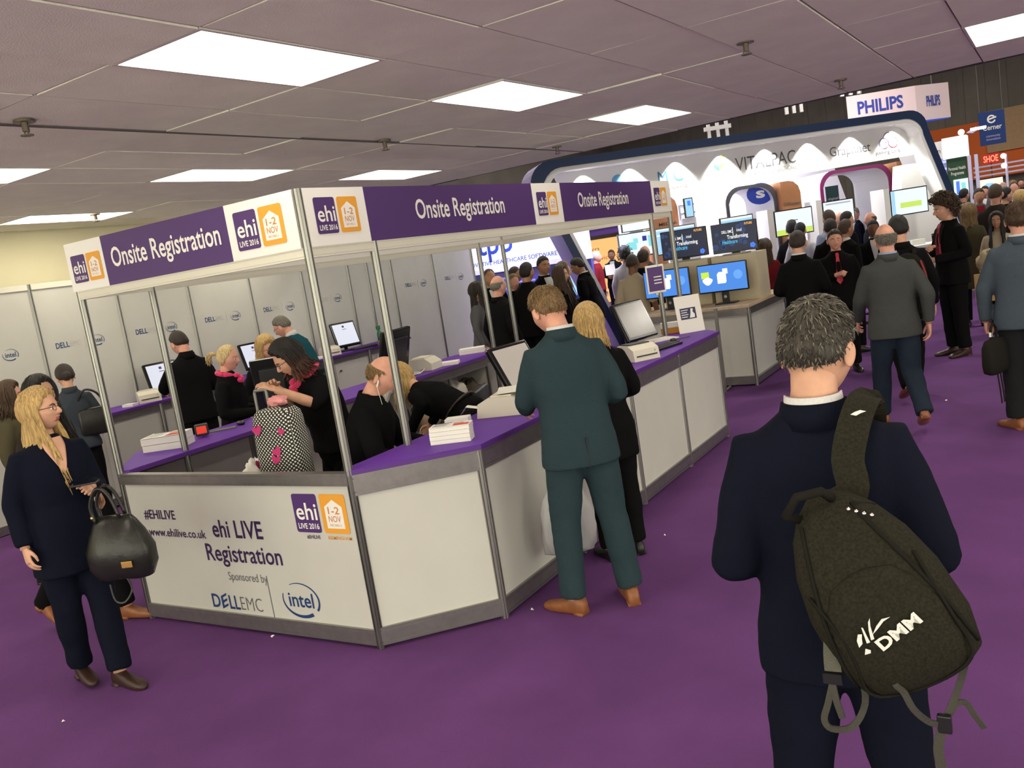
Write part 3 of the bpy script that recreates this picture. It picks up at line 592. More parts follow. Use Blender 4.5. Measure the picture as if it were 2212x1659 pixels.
# ------------------------------------------------------------------ arched white exhibition stand
A2 = Vector((-4.52, 11.16, 0)); DD = Vector((.73863, .67411, 0)); NN = Vector((DD.y, -DD.x, 0))    # NN faces the viewer
SW = mat('stand_white', (.85, .85, .83), .5); NAVY = mat('stand_navy', (.012, .03, .09), .4); LAV = mat('stand_lavender', (.42, .36, .58), .5); TERR = mat('stand_copper', (.50, .22, .09), .5, nz=.08, nscale=5)
def AP(s_, z, off=0): return A2+DD*s_+Z*z+NN*off
st = thing('arched_stand', 'big white exhibition stand with a rounded navy edged frame', 'exhibition stand', A2)
def outline(ins):
    """leaning frame outline, from left foot over the rounded top to the right foot"""
    P = []; zt = 3.62-ins
    def leg(z, s0): return s0+.36*(3.62-z)*.55
    lx = lambda z: -.42+ins+.37*(3.62-z); rx = lambda z: 7.62-ins+.36*(3.62-z)
    P.append((lx(0), 0)); P.append((lx(zt-.45), zt-.45))
    for k in range(1, 7):
        a = math.radians(180-15*k); P.append((lx(zt-.45)+.30+.45*math.cos(a)*.9+(0 if k < 6 else 0), zt-.45+.45*math.sin(a)))
    for k in range(0, 7):
        a = math.radians(90-15*k); P.append((rx(zt-.35)-.35+.38*math.cos(a), zt-.35+.35*math.sin(a)))
    P.append((rx(0), 0)); return P
def band(o1, o2, off0, off1, m, name):
    mb = MB(); n = len(o1)
    for q0, q1, f in ((o1, o2, 1),):
        for i in range(n-1):
            a, b, c, d = q0[i], q0[i+1], q1[i+1], q1[i]
            f4 = [AP(*p, off1) for p in (a, b, c, d)]; b4 = [AP(*p, off0) for p in (a, b, c, d)]
            mb.add(f4+b4, [(0, 1, 2, 3), (7, 6, 5, 4), (0, 4, 5, 1), (2, 6, 7, 3), (1, 5, 6, 2), (3, 7, 4, 0)])
    return mb.build(name, m, st, world=True)
oA, oB, oC = outline(0), outline(.15), outline(.22)
band(oA, oB, .0, .03, NAVY, 'navy_edge'); band(oA, oB, -.9, .0, LAV, 'outer_shell'); band(oB, oC, -.88, .015, SW, 'white_lining')
MB().slab([(.45, 2.65), (7.75, 2.78), (7.55, 3.45), (.2, 3.40)], A2-NN*.45, DD, Z, NN, .06).build('header', SW, st, world=True)
MB().slab([(2.3, 0), (8.6, 0), (7.6, 3.4), (2.3, 3.4)], A2-NN*3.4, DD, Z, NN, .05).build('rear_wall', mat('stand_rear', (.72, .70, .78), .6), st, world=True)
wd_ = MB().slab([(7.1, 0), (8.55, 0), (8.0, 1.6), (7.62, 2.6), (7.3, 2.6), (7.12, 1.3)], A2-NN*.5, DD, Z, NN, .3).build('white_leg', SW, st, world=True)
def htxt(s_, x, z, h, m, w, **k): return lettering(st, s_, AP(x, z, -.388), DD, Z, NN, h, m, width=w, **k)
htxt('VITALPAC', 4.49, 2.97, .36, INKG, 1.28, bold=.0); htxt('IMPROVING HEALTHCARE', 4.68, 2.85, .12, mat('pale_ink', (.45, .45, .44), .6), .9)
MB().slab([(.13*math.cos(a), .13*math.sin(a)) for a in np.linspace(0, 6.0, 22)], AP(1.44, 3.1, -.388), DD, Z, NN, .002).build('logo_disc', mat('disc_sky', (.15, .4, .65), .5), st, world=True)
htxt('M C', 2.49, 2.95, .32, mat('ink_lightblue', (.06, .25, .5), .5), .5); htxt('CLINICAL CARE', 2.5, 2.82, .12, mat('pale_ink', (.45, .45, .44), .6), .6); htxt('Graphnet', 6.32, 2.98, .26, INKG, .9); htxt('joining care', 7.15, 2.88, .12, INKG, .55)
for dx, m, pts in ((3.42, mat('leaf_lime', (.45, .55, .05), .5), [(0, 0), (.12, .12), (.13, .3), (.03, .26)]), (3.42, mat('leaf_teal', (.05, .4, .5), .5), [(0, 0), (.03, .26), (-.1, .2), (-.1, .08)])):
    MB().slab(pts, AP(dx+.08, 3.02, -.388), DD, Z, NN, .002).build('logo_leaf', m, st, world=True)
for k, (x, z) in enumerate(((0, 0), (.1, -.1), (-.1, -.1))):
    mb = MB()
    for i in range(22):
        a, b = math.radians(i*15), math.radians(i*15+15); mb.add([AP(7.18+x+r*math.cos(v), 3.19+z+r*math.sin(v), -.386+k*.001) for r, v in ((.11, a), (.11, b), (.095, b), (.095, a))], [(0, 1, 2, 3)])
    mb.build('logo_ring', [INKG, mat('ink_maroon', (.2, .03, .06), .5), mat('ink_violet', (.08, .05, .25), .5)][k], st, world=True)
# spotlights under the top edge wash the header
for k in range(8):
    p = AP(.75+.93*k, 3.44, -.25); q = AP(.75+.93*k, 2.2, -.52)
    sp = MB().cyl((0, 0), .03, -.05, .05, 10); sp.shift(p); sp.build('spot_housing', SW, st, world=True)
    lamp('stand_spot', 'SPOT', p-Z*.06, 95, (1, .97, .92), .02, q, 94, .45)
for k, (x, e) in enumerate(((1.5, 60), (3.6, 60), (5.8, 60))):
    p = AP(x, 3.2, -2); lamp('stand_downlight', 'AREA', p, e*1.7, (.88, .9, 1), 1.2, p-Z)
lamp('stand_spot', 'SPOT', AP(6.9, 3.3, .0), 160, (1, .97, .92), .05, AP(7.75, 1.5, -.2), 60, .6)
# portal arches inside the stand
def portal(label, s0, s1, zt, off, edge, name='portal_arch'):
    t = thing(name, label, 'arch', AP(s0, 0, off)); w = s1-s0; r = .32; th = .07
    def arc(ins):
        P = [(ins, 0), (ins, zt-r-ins*.0)]
        for k in range(1, 7): a = math.radians(180-15*k); P.append((r+ins*(1-0)+(r)*math.cos(a)*1.0, zt-ins-r+r*math.sin(a)))
        for k in range(0, 7): a = math.radians(90-15*k); P.append((w-ins-r+r*math.cos(a), zt-ins-r+r*math.sin(a)))
        P.append((w-ins, 0)); return P
    def bnd(a, b, d0, d1, m, nm):
        mb = MB(); O = AP(s0, 0, off)
        for i in range(len(a)-1):
            q = [a[i], a[i+1], b[i+1], b[i]]; f4 = [O+DD*p[0]+Z*p[1]+NN*d1 for p in q]; b4 = [O+DD*p[0]+Z*p[1]+NN*d0 for p in q]
            mb.add(f4+b4, [(0, 1, 2, 3), (7, 6, 5, 4), (0, 4, 5, 1), (2, 6, 7, 3), (1, 5, 6, 2), (3, 7, 4, 0)])
        mb.build(nm, m, t, world=True)
    bnd(arc(0), arc(th), 0, .03, edge, 'edge_band'); bnd(arc(.005), arc(th-.005), -1.3, 0, SW, 'shell')
    return t
def cheek(t, s0, s1, z0, z1, off, m):
    P = [(s0, z0), (s1, z0), (s1, z1-.25)]+[(s1-.25+.25*math.cos(math.radians(a)), z1-.25+.25*math.sin(math.radians(a))) for a in (30, 60, 90)]+[(s0, z1)]
    MB().slab(P, A2+NN*off, DD, Z, NN, .9).build('copper_cheek', m, t, world=True)
GREYE = mat('edge_grey', (.10, .10, .11), .5); MAG = mat('edge_magenta', (.30, .03, .16), .5)
p1 = portal('grey edged portal arch with a copper side inside the white stand', 3.92, 5.06, 2.70, -1.2, GREYE); cheek(p1, 5.07, 5.5, 0, 2.66, -1.9, TERR)
p2_ = portal('magenta edged portal arch with a copper side inside the white stand', 6.05, 7.72, 2.74, -1.2, MAG); cheek(p2_, 7.74, 8.2, 0, 2.72, -1.9, TERR)
lettering(p1, 'CAREsystem', AP(5.28, 2.16, -.99), DD, Z, NN, .1, INKG, width=.36, bold=.01); lettering(p2_, 'ePortal', AP(7.96, 2.25, -.99), DD, Z, NN, .1, INKG, width=.36)
MB().slab([(.30*math.cos(a), .22*math.sin(a)) for a in np.linspace(0, 6.0, 22)], AP(4.78, 2.5, -1.35), DD, Z, NN, .02).build('blue_disc', mat('disc_blue', (.02, .06, .45), .4), p1, world=True)
lettering(p1, 's', AP(4.78, 2.42, -1.328), DD, Z, NN, .3, PRINTW, width=.2, bold=.03)
MB().slab(rect(6.65, 6.95, 1.6, 2.45), A2-NN*2.0, DD, Z, NN, .03).build('green_banner', mat('banner_teal', (.03, .09, .10), .6), p2_, world=True); lettering(p2_, 'digital', AP(6.8, 2.15, -1.965), DD, Z, NN, .08, PRINTW, width=.24); lettering(p2_, 'care', AP(6.8, 2.03, -1.965), DD, Z, NN, .08, PRINTW, width=.2)
cp = thing('copper_panel', 'copper coloured rounded panel behind the booth sign', 'panel', AP(2.6, 0, -1.5)); MB().slab([(2.3, 0), (2.92, 0), (2.92, 2.5)]+[(2.67+.25*math.cos(math.radians(a)), 2.5+.25*math.sin(math.radians(a))) for a in (30, 60, 90)]+[(2.3, 2.75)], A2-NN*1.6, DD, Z, NN, .3).build('board', TERR, cp, world=True); lettering(cp, 'MEDesk', AP(2.68, 2.15, -1.295), DD, Z, NN, .09, INKK, width=.4, bold=.01)
def wall_screen(label, s0, s1, z0, z1, off, scr, side=True, extra=None, nm='wall_screen', floor_col=True):
    t = thing(nm, label, 'screen', AP((s0+s1)/2, 0, off), group='screens on the white stand'); w, h = s1-s0, z1-z0
    MB().slab(rect(s0, s1, z0, z1), A2+NN*off, DD, Z, NN, .05).build('bezel', GLASSBLK, t, world=True)
    MB().slab(rect(s0+.02, s1-.02, z0+.02, z1-.02), A2+NN*(off+.05), DD, Z, NN, .004).build('screen', scr, t, world=True)
    if side: MB().slab(rect(s0-.16, s0-.04, 0, z1+.05), A2+NN*(off-.35), DD, Z, NN, .45).build('side_column', SW, t, world=True)
    else: MB().slab(rect((s0+s1)/2-.15, (s0+s1)/2+.15, 0, z0), A2+NN*(off-.1), DD, Z, NN, .08).build('column', SW, t, world=True)
    for nm2, m, r_ in extra or []: MB().slab(rect(s0+w*r_[0], s0+w*r_[1], z0+h*r_[2], z0+h*r_[3]), A2+NN*(off+.0545), DD, Z, NN, .002).build(nm2, m, t, world=True)
    return t
SCL = mat('screen_pale', (.1, .1, .1), .3, emit=(.85, .95, 1), estr=1.0); LIME = mat('screen_lime', (.1, .15, .02), .3, emit=(.65, .85, .15), estr=.9); AQUA = mat('screen_aqua', (.05, .2, .2), .3, emit=(.3, .8, .85), estr=.9); NAVG = mat('screen_navyblock', (.02, .02, .1), .3, emit=(.05, .05, .35), estr=.8); SKYB = mat('screen_sky', (.1, .2, .3), .3, emit=(.35, .65, 1), estr=.95)
wall_screen('bright screen with a lime bar on the right of the white stand', 6.70, 7.52, 1.62, 2.13, .15, SCL, True, [('lime_bar', LIME, (.25, .82, .28, .48)), ('blue_wash', SKYB, (0.03, .12, .05, .95))])
wall_screen('bright screen fading to lime at its foot, above the man in the dark suit', 4.28, 5.08, 1.58, 2.08, .05, SCL, True, [('lime_foot', LIME, (.03, .97, .04, .25)), ('small_words', INKG, (.35, .6, .55, .58))])
wall_screen('bright screen with a grey heading under the magenta arch', 5.57, 6.26, 1.62, 2.12, -.4, SCL, True, [('heading', mat('screen_heading', (.1, .1, .1), .4, emit=(.5, .5, .62), estr=.8), (.1, .9, .84, .9))])
wall_screen('wide bright screen with pale blue bars behind the left television', 1.87, 2.68, 1.6, 2.1, .0, SCL, False, [('blue_bar', SKYB, (.03, .97, .76, .9)), ('blue_side', SKYB, (.03, .2, .05, .7))])
wall_screen('bright screen with a blue strip behind the right television', 3.19, 3.87, 1.7, 2.11, .0, SCL, False, [('blue_strip', SKYB, (.03, .97, .6, .85))])
wall_screen('bright screen with aqua blocks beyond the booth posts', 1.46, 2.2, 1.62, 2.11, -1.0, SCL, False, [('aqua_block', AQUA, (.25, .5, .3, .62)), ('aqua_block', AQUA, (.42, .55, .55, .75)), ('navy_block', NAVG, (.68, .8, .6, .8)), ('aqua_block', AQUA, (.84, .96, .35, .8))])
wall_screen('white upper screen above the aqua one, beyond the booth posts', 1.70, 2.35, 2.13, 2.5, -1.4, SCL, False, [('words', INKG, (.2, .6, .5, .56))])
wall_screen('small light blue notice screen on the pale wall behind the booth sign', 2.93, 3.12, 2.23, 2.62, -1.0, SKYB, False, [('disc', GLB, (.35, .7, .6, .85))])
lettering(st, 'pt', AP(3.95, 2.35, -3.3), DD, Z, NN, .5, INKG, width=.4)
# reception desk of the stand
rd = thing('reception_desk', 'white and beige reception desk at the right foot of the arched stand', 'desk', AP(7.0, 0, .4)); MB().slab(rect(6.55, 8.0, 0, .98), A2+NN*.35, DD, Z, NN, .6).build('body', mat('desk_beige', (.50, .42, .36), .5), rd, world=True); MB().slab(rect(6.5, 8.05, .98, 1.03), A2+NN*.3, DD, Z, NN, .7).build('top', SW, rd, world=True)
dg = thing('drinking_glass', 'dark drink in a clear glass on the reception desk', 'glass', AP(7.28, 1.03, .6)); MB().lathe([(.03, 0), (.04, .16), (.037, .16), (.028, .01)], 16).build('glass', mat('clear_glass', (.9, .9, .9), .05, trans=1), dg, smooth=True); MB().cyl((0, 0), .027, .012, .07, 14).build('drink', mat('cola', (.05, .02, .01), .2), dg)
dbx = thing('desk_box', 'low white box on the reception desk', 'box', AP(6.9, 1.03, .6), math.radians(42)); MB().bbox(-.14, .14, -.08, .08, 0, .09, .005).build('carton', PAPER, dbx); MB().box(-.145, .145, -.085, .085, .08, .1).build('lid', PAPER, dbx)
# ------------------------------------------------------------------ blue software stand beyond the open end of the booth
bs = thing('blue_stand', 'blue exhibition stand with a white lit header beyond the booth', 'exhibition stand', (-6.4, 13.2, 0)); BLU = mat('stand_blue', (.03, .03, .20), .5); BLU2 = mat('stand_blue_pale', (.10, .07, .28), .5)
MB().box(-9.2, -5.1, 13.6, 13.7, 0, 1.72).build('blue_wall', BLU, bs, world=True); MB().box(-7.6, -6.35, 13.57, 13.6, .8, 1.68).build('poster', BLU2, bs, world=True)
HLIT = mat('lit_header', (.5, .5, .55), .5, emit=(.72, .78, 1), estr=.62)
MB().box(-9.2, -5.1, 13.45, 13.7, 1.82, 2.6).build('header', HLIT, bs, world=True); MB().box(-9.2, -5.1, 13.40, 13.70, 1.72, 1.82).build('header_ledge', SW, bs, world=True)
lettering(bs, 'tpp', Vector((-7.35, 13.45, 2.14)), X, Z, -Y, .75, INKB, width=.95, bold=.01); lettering(bs, 'INNOVATIVE HEALTHCARE SOFTWARE', Vector((-7.05, 13.45, 1.90)), X, Z, -Y, .13, INKB, width=2.5, bold=.005)
q = MB(); [q.box(-7.5, -6.6+.1*(k % 2), 13.565, 13.57, 1.3+.12*k, 1.34+.12*k) for k in range(3)]; o = q.build('poster_lines', mat('line_pale', (.5, .45, .7), .6), bs, world=True)
for k, x in enumerate((-7.9, -5.9)): MB().box(x, x+.5, 13.3, 13.34, 1.0, 1.5).build('lit_screen', SKYB, bs, world=True)
lamp('stand_wash', 'AREA', (-7, 12.6, 2.7), 70, (.25, .25, 1), .8, (-7, 13.6, .6))
lamp('stand_wash', 'AREA', (-4.6, 12.9, 2.9), 60, (.2, .2, 1), .6, (-4.6, 12.4, 0))
sc = thing('blue_stool', 'small glowing blue bar stool before the blue stand', 'stool', (-3.9, 9.6, 0)); MB().cyl((0, 0), .17, .68, .74, 20).build('seat', mat('stool_blue', (.08, .05, .5), .3), sc); MB().cyl((0, 0), .03, .03, .68, 10).build('column', CHROME, sc); MB().cyl((0, 0), .2, 0, .03, 20).build('base', mat('stool_blue', (.08, .05, .5), .3), sc)
# ------------------------------------------------------------------ orange stand seen through the arch leg
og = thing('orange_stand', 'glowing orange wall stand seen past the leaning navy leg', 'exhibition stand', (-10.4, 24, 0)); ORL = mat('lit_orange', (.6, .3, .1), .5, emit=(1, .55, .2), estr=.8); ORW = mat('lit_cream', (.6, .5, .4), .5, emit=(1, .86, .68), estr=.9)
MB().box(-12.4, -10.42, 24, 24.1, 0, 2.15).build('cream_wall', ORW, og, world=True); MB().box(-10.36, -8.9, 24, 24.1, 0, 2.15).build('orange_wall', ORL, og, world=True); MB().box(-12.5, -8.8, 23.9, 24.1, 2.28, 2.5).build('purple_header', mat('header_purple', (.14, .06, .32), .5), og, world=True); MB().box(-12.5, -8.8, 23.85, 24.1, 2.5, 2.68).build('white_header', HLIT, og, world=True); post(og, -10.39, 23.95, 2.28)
lettering(og, 'evo', Vector((-10.1, 23.99, 1.78)), X, Z, -Y, .2, ORANGE_INK, width=.5); lettering(og, 'service', Vector((-9.8, 23.99, 1.45)), X, Z, -Y, .2, ORANGE_INK, width=.7)
pf = thing('low_platform', 'pale blue low platform below the standing man with papers', 'platform', (-6.1, 17.0, 0), math.radians(42)); MB().bbox(-1.0, 1.0, -.6, .6, 0, .1, .01).build('deck', mat('platform_blue', (.25, .42, .62), .5), pf); MB().bbox(-1.05, 1.05, -.66, -.605, 0, .09, .01).build('step', SW, pf)
# ------------------------------------------------------------------ hanging box sign and banner, far stands
hs_ = thing('hanging_sign', 'white box sign hanging high behind the arched stand with blue capitals', 'hanging sign', (-.4, 25, 4)); LILW = mat('sign_white', (.80, .66, .66), .6)
Vp = [(-1.55, 24.0), (.13, 24.95), (.90, 25.9), (-.8, 25.2)]
MB().prism(Vp, 4.02, 5.0).build('box', LILW, hs_, world=True); MB().prism([(a*.98-.01, b) for a, b in Vp], 4.0, 4.02).build('blue_base', mat('sign_blue_base', (.05, .1, .7), .5, emit=(.05, .12, .9), estr=.5), hs_, world=True)
d1 = (Vector((.13, 24.95, 0))-Vector((-1.55, 24.0, 0))).normalized(); n1 = Vector((d1.y, -d1.x, 0)); lettering(hs_, 'PHILIPS', Vector((-.74, 24.46, 4.47))+n1*.01, d1, Z, n1, .48, mat('capitals_blue', (.03, .06, .35), .5), width=1.28, bold=.03)
d2 = (Vector((.90, 25.9, 0))-Vector((.13, 24.95, 0))).normalized(); n2 = Vector((d2.y, -d2.x, 0)); lettering(hs_, 'PHILIPS', Vector((.52, 25.43, 4.4))+n2*.01, d2, Z, n2, .4, mat('capitals_blue', (.03, .06, .35), .5), width=.5, bold=.03)
for x, y in ((-1.2, 24.3), (.5, 25.6)): MB().tube([(x, y, 5.0), (x, y, 9.2)], .01, 6).build('cable', ALUD, hs_, world=True)
lamp('sign_wash', 'AREA', (-.8, 22.4, 4.6), 30, (1, .8, .8), 1.0, (-.6, 24.6, 4.5))

# ------------------------------------------------------------------ far stands at the right
gs = thing('white_green_stand', 'small white stand with a green panel and blue edge lights right of the arch', 'exhibition stand', (1.1, 23.2, 0)); GRN = mat('panel_green', (.02, .07, .03), .6); LILAC = mat('post_lilac', (.62, .62, .85), .5)
MB().box(.88, 1.45, 22.9, 23.6, 2.76, 3.3).build('header_box', mat('lit_white', (.7, .7, .7), .5, emit=(.9, .95, 1), estr=.75), gs, world=True); MB().box(.3, .88, 22.95, 23.6, 2.8, 3.25).build('header_wing', SW, gs, world=True)
MB().box(.95, 1.42, 22.95, 23.0, 0, 2.76).build('green_panel', GRN, gs, world=True); MB().box(.3, .93, 23.1, 23.15, 0, 2.8).build('white_wall', LILAC, gs, world=True)
for x in (1.44, 1.6): MB().box(x, x+.08, 22.9, 23.0, 0, 2.76).build('post', LILAC, gs, world=True)
for z in (2.5, 2.68): MB().box(.3, .93, 23.04, 23.1, z, z+.05).build('edge_light', mat('edge_light_blue', (.2, .2, .5), .5, emit=(.45, .5, 1), estr=1.4), gs, world=True)
lettering(gs, 'Personal Health', Vector((1.185, 22.945, 2.45)), X, Z, -Y, .12, PRINTW, width=.4, bold=.01); lettering(gs, 'Programme', Vector((1.185, 22.945, 2.32)), X, Z, -Y, .12, PRINTW, width=.3, bold=.01); lettering(gs, 'by Plan', Vector((.6, 22.945, 2.95)), X, Z, -Y, .18, INKG, width=.45)
MB().box(1.08, 1.42, 22.85, 22.9, 1.8, 2.2).build('screen', SCL, gs, world=True); MB().box(1.14, 1.22, 22.845, 22.85, 1.82, 2.15).build('screen_bar', GLB, gs, world=True); MB().box(1.26, 1.36, 22.845, 22.85, 1.95, 2.1).build('screen_block', AQUA, gs, world=True)
for k in range(5): MB().tube([(1.5+.02*k, 22.6+.14*k, 3.32), (1.72+.02*k, 22.5+.14*k, 3.42)], .012, 6).build('truss_bar', LILAC, gs, world=True)
q = MB().ball((1.37, 22.6, 3.36), .075, .075, .075, 14, 10); q.build('flood_lamp', mat('lamp_glow', (.6, .6, .7), .4, emit=(.8, .8, 1), estr=6), gs, world=True, smooth=True)
MB().bbox(1.6, 1.95, 22.3, 22.34, 3.33, 3.4, .008).build('strip_lamp', mat('lamp_glow', (.6, .6, .7), .4, emit=(.8, .8, 1), estr=6), gs, world=True)
bn = thing('hanging_banner', 'blue banner with a white round mark hanging at the far right', 'banner', (1.65, 31.9, 3.2)); BNB = mat('banner_blue', (.012, .04, .17), .7)
db = Vector((.93, .36, 0)).normalized(); nb_ = Vector((db.y, -db.x, 0)); O = Vector((1.26, 31.7, 3.25))
MB().slab(rect(0, .82, 0, 1.12), O, db, Z, nb_, .02).build('cloth', BNB, bn, world=True); lettering(bn, 'Cerner', O+db*.41+Z*.5+nb_*.021, db, Z, nb_, .24, PRINTW, width=.6, bold=.012); lettering(bn, 'community', O+db*.42+Z*.26+nb_*.021, db, Z, nb_, .11, mat('line_pale', (.5, .45, .7), .6), width=.44); lettering(bn, 'innovation', O+db*.42+Z*.15+nb_*.021, db, Z, nb_, .11, mat('line_pale', (.5, .45, .7), .6), width=.44)
mb = MB()
for i in range(20):
    a, b = math.radians(40+i*15), math.radians(55+i*15); mb.add([O+db*(.4+r*math.cos(v))+Z*(.85+r*math.sin(v))+nb_*.022 for r, v in ((.14, a), (.14, b), (.09, b), (.09, a))], [(0, 1, 2, 3)])
mb.build('round_mark', PRINTW, bn, world=True); MB().slab([(-.14, -.02), (.16, .05), (.15, .1), (-.12, .04)], O+db*.4+Z*.83+nb_*.023, db, Z, nb_, .001).build('round_mark_bar', PRINTW, bn, world=True)
for k in (.05, .77): MB().tube([O+db*k+Z*1.12, O+db*k+Z*5.9], .008, 6).build('cable', ALUD, bn, world=True)
ld = thing('red_led_sign', 'red lit letter sign below the blue banner', 'sign', (1.55, 31.5, 2.6)); MB().box(1.3, 1.8, 31.5, 31.55, 2.62, 2.95).build('panel', mat('led_back', (.15, .01, .01), .5, emit=(.6, .02, .02), estr=.5), ld, world=True); MB().box(1.53, 1.57, 31.55, 31.6, 0, 2.7).build('mast', HALLD, ld, world=True); lettering(ld, 'SHOE', Vector((1.55, 31.495, 2.68)), X, Z, -Y, .3, mat('led_red', (.8, .1, .05), .5, emit=(1, .12, .06), estr=3), width=.44, bold=.02)
ts_ = thing('truss_stand', 'low pale truss frame of a far stand at the right', 'exhibition stand', (2, 28.5, 0)); 
for z in (2.2, 2.34, 2.48): MB().box(1.2, 4.5, 28.5, 28.56, z, z+.05).build('beam', LILAC, ts_, world=True)
for x in (1.25, 2.6, 3.4): MB().box(x, x+.07, 28.48, 28.56, 0, 2.5).build('post', LILAC, ts_, world=True)
lw = thing('lit_panel', 'warm lit panel with a pale screen in the far right crowd', 'panel', (1.7, 26.7, 0)); MB().box(1.42, 2.05, 26.7, 26.75, 0, 2.1).build('board', ORW, lw, world=True); MB().box(1.6, 1.8, 26.65, 26.7, 1.72, 1.98).build('screen', SKYB, lw, world=True)
lp = thing('lamp_pole', 'thin pole with two small lamps at the far right', 'lamp', (2.15, 27.2, 0)); MB().tube([(0, 0, 0), (0, 0, 2.75)], .035, 10).build('pole', LILAC, lp)
for z in (2.7, 2.42): MB().ball((-.06, -.05, z), .075, .075, .075, 12, 8).build('lamp_head', mat('lamp_glow2', (.6, .55, .5), .4, emit=(1, .9, .75), estr=5), lp, smooth=True)
for k, (x, y, z, w) in enumerate(((-7.2, 30, 5.2, 1.0), (-4.6, 31, 5.6, .8), (-2.6, 31, 5.8, .9))):
    t = thing('lattice_unit', ['white lattice unit hung high in the hall, left of three', 'white lattice unit hung high in the hall, middle of three', 'white lattice unit hung high in the hall, right of three'][k], 'lattice', (x, y, z), .5, 'lattice units under the hall roof')
    for a in (-1, 0, 1): MB().box(a*w/3-.06, a*w/3+.06, 0, .1, 0, .75).build('upright', SW, t)
    MB().box(-w/2, w/2, -.01, .11, .3, .45).build('crossbar', SW, t); MB().tube([(0, .05, .75), (0, .05, 9.198-z)], .01, 6).build('cable', ALUD, t)
# ------------------------------------------------------------------ people
def smooth01(a): a = np.clip(a, 0, 1); return a*a*(3-2*a)
def sphere_grid(n, m):
    th = np.linspace(0, 2*np.pi, n, endpoint=False); ph = np.linspace(-np.pi/2, np.pi/2, m+1)
    ph[0] += .03; ph[-1] -= .03
    T, P = np.meshgrid(th, ph); return np.stack([np.sin(T)*np.cos(P), np.cos(T)*np.cos(P), np.sin(P)], -1).reshape(-1, 3)
def grid_faces(n, m):
    f = [(i*n+j, i*n+(j+1) % n, (i+1)*n+(j+1) % n, (i+1)*n+j) for i in range(m) for j in range(n)]
    f = [q[::-1] for q in f]
    f.append(tuple(range(n))); f.append(tuple(range((m+1)*n-1, m*n-1, -1))); return f
def g(x, c, w): return np.exp(-((x-c)/w)**2)
def head_shape(u, fem=False, bare=False):
    """u: unit directions (x right, y forward, z up); metres, centre at eye level"""
    x, y, z = u[:, 0].copy(), u[:, 1].copy(), u[:, 2].copy()
    lo = np.clip(-z, 0, 1); back = np.clip(-y, 0, 1); fr = np.clip(y, 0, 1)
    px = x*.077*(1-.26*lo**1.6); py = np.where(y > 0, y*.092, y*.102); pz = np.where(z > 0, z*.118, z*.116)
    py = py*(1-.42*back*lo**1.2); py = py+.008*fr*lo
    pz = pz+.028*back*lo**1.5
    if bare: return np.stack([px, py, pz], 1)
    f = smooth01((y-.05)/.4)
    py -= .010*f*smooth01((np.abs(px)-.03)/.05)*0
    nose = g(px, 0, .0105+.006*smooth01((-pz-.005)/.03))*smooth01((.024-pz)/.05)*smooth01((pz+.043)/.012)
    py += f*(.027 if not fem else .022)*nose
    py += f*.005*g(pz, .026, .010)*smooth01((.062-np.abs(px))/.03)*(1 if not fem else .5)
    for s in (-1, 1):
        py -= f*.013*np.exp(-((px-s*.032)/.017)**2-((pz-.004)/.0115)**2)
        py += f*.004*np.exp(-((px-s*.042)/.018)**2-((pz+.026)/.016)**2); px += f*s*.003*np.exp(-((px-s*.06)/.02)**2-((pz+.02)/.02)**2)
    py -= f*.006*g(pz, -.040, .005)*g(px, 0, .012)
    lip = g(px, 0, .021); py += f*lip*(.0065*g(pz, -.052, .0045)+.0075*g(pz, -.064, .0055)-.005*g(pz, -.058, .0026))
    py -= f*.004*g(pz, -.077, .006)*g(px, 0, .02); py += f*.009*g(pz, -.098, .013)*g(px, 0, .022)
    return np.stack([px, py, pz], 1)
HEADG = {0: (72, 54), 1: (40, 30), 2: (20, 14)}
def nrm(v): return v/np.maximum(np.linalg.norm(v, axis=-1, keepdims=True), 1e-9)
def bake(mb, voxel, sm=2):
    ob = bpy.data.objects.new('tmp', mb.mesh('tmp', [])); COL.objects.link(ob)
    r = ob.modifiers.new('r', 'REMESH'); r.mode = 'VOXEL'; r.voxel_size = voxel
    s = ob.modifiers.new('s', 'SMOOTH'); s.iterations = sm; s.factor = .5
    me = bpy.data.meshes.new_from_object(ob.evaluated_get(bpy.context.evaluated_depsgraph_get()))
    v = np.array([tuple(a.co) for a in me.vertices]); f = [tuple(p.vertices) for p in me.polygons]
    bpy.data.objects.remove(ob); bpy.data.meshes.remove(me); return v, f
def hand_mb(curl, spread=.0, n=8):
    mb = MB()
    def el(yy, hw, ht, zz=0): return [(hw*math.cos(2*math.pi*j/12), yy, zz+ht*math.sin(2*math.pi*j/12)) for j in range(12)][::-1]
    mb.loft([el(-.03, .026, .02), el(0, .028, .019), el(.03, .036, .017), el(.065, .041, .015), el(.092, .038, .012)])
    for k, (bx, L) in enumerate(((-.030, .072), (-.010, .080), (.011, .075), (.030, .058))):
        p = Vector((bx, .086-.006*abs(k-1.2), 0)); a = math.radians(curl[0]); az = math.radians((k-1.5)*spread); pts = [p.copy()]; seg = (.46, .31, .23)
        for q in range(3):
            d = Vector((math.sin(az), math.cos(a), -math.sin(a))); p = p+d*(L*seg[q]); pts.append(p.copy())
            if q < 2: a += math.radians(curl[q+1])
        mb.tube(pts, [.0095, .0088, .008, .0062], n); mb.ball(pts[-1], .0062, n=8, m=6)
        for q in (1, 2): mb.ball(pts[q], .0088-.0004*q, n=8, m=6)
    th = [(-.026, .018, -.004), (-.048, .045, -.012-curl[0]*.0002), (-.052, .07, -.02-curl[0]*.0004), (-.044, .092, -.026-curl[0]*.0005)]
    mb.tube(th, [.013, .0115, .0098, .007], n); mb.ball(th[-1], .007, n=8, m=6); mb.ball(th[1], .0115, n=8, m=6)
    return mb
HANDS = {}
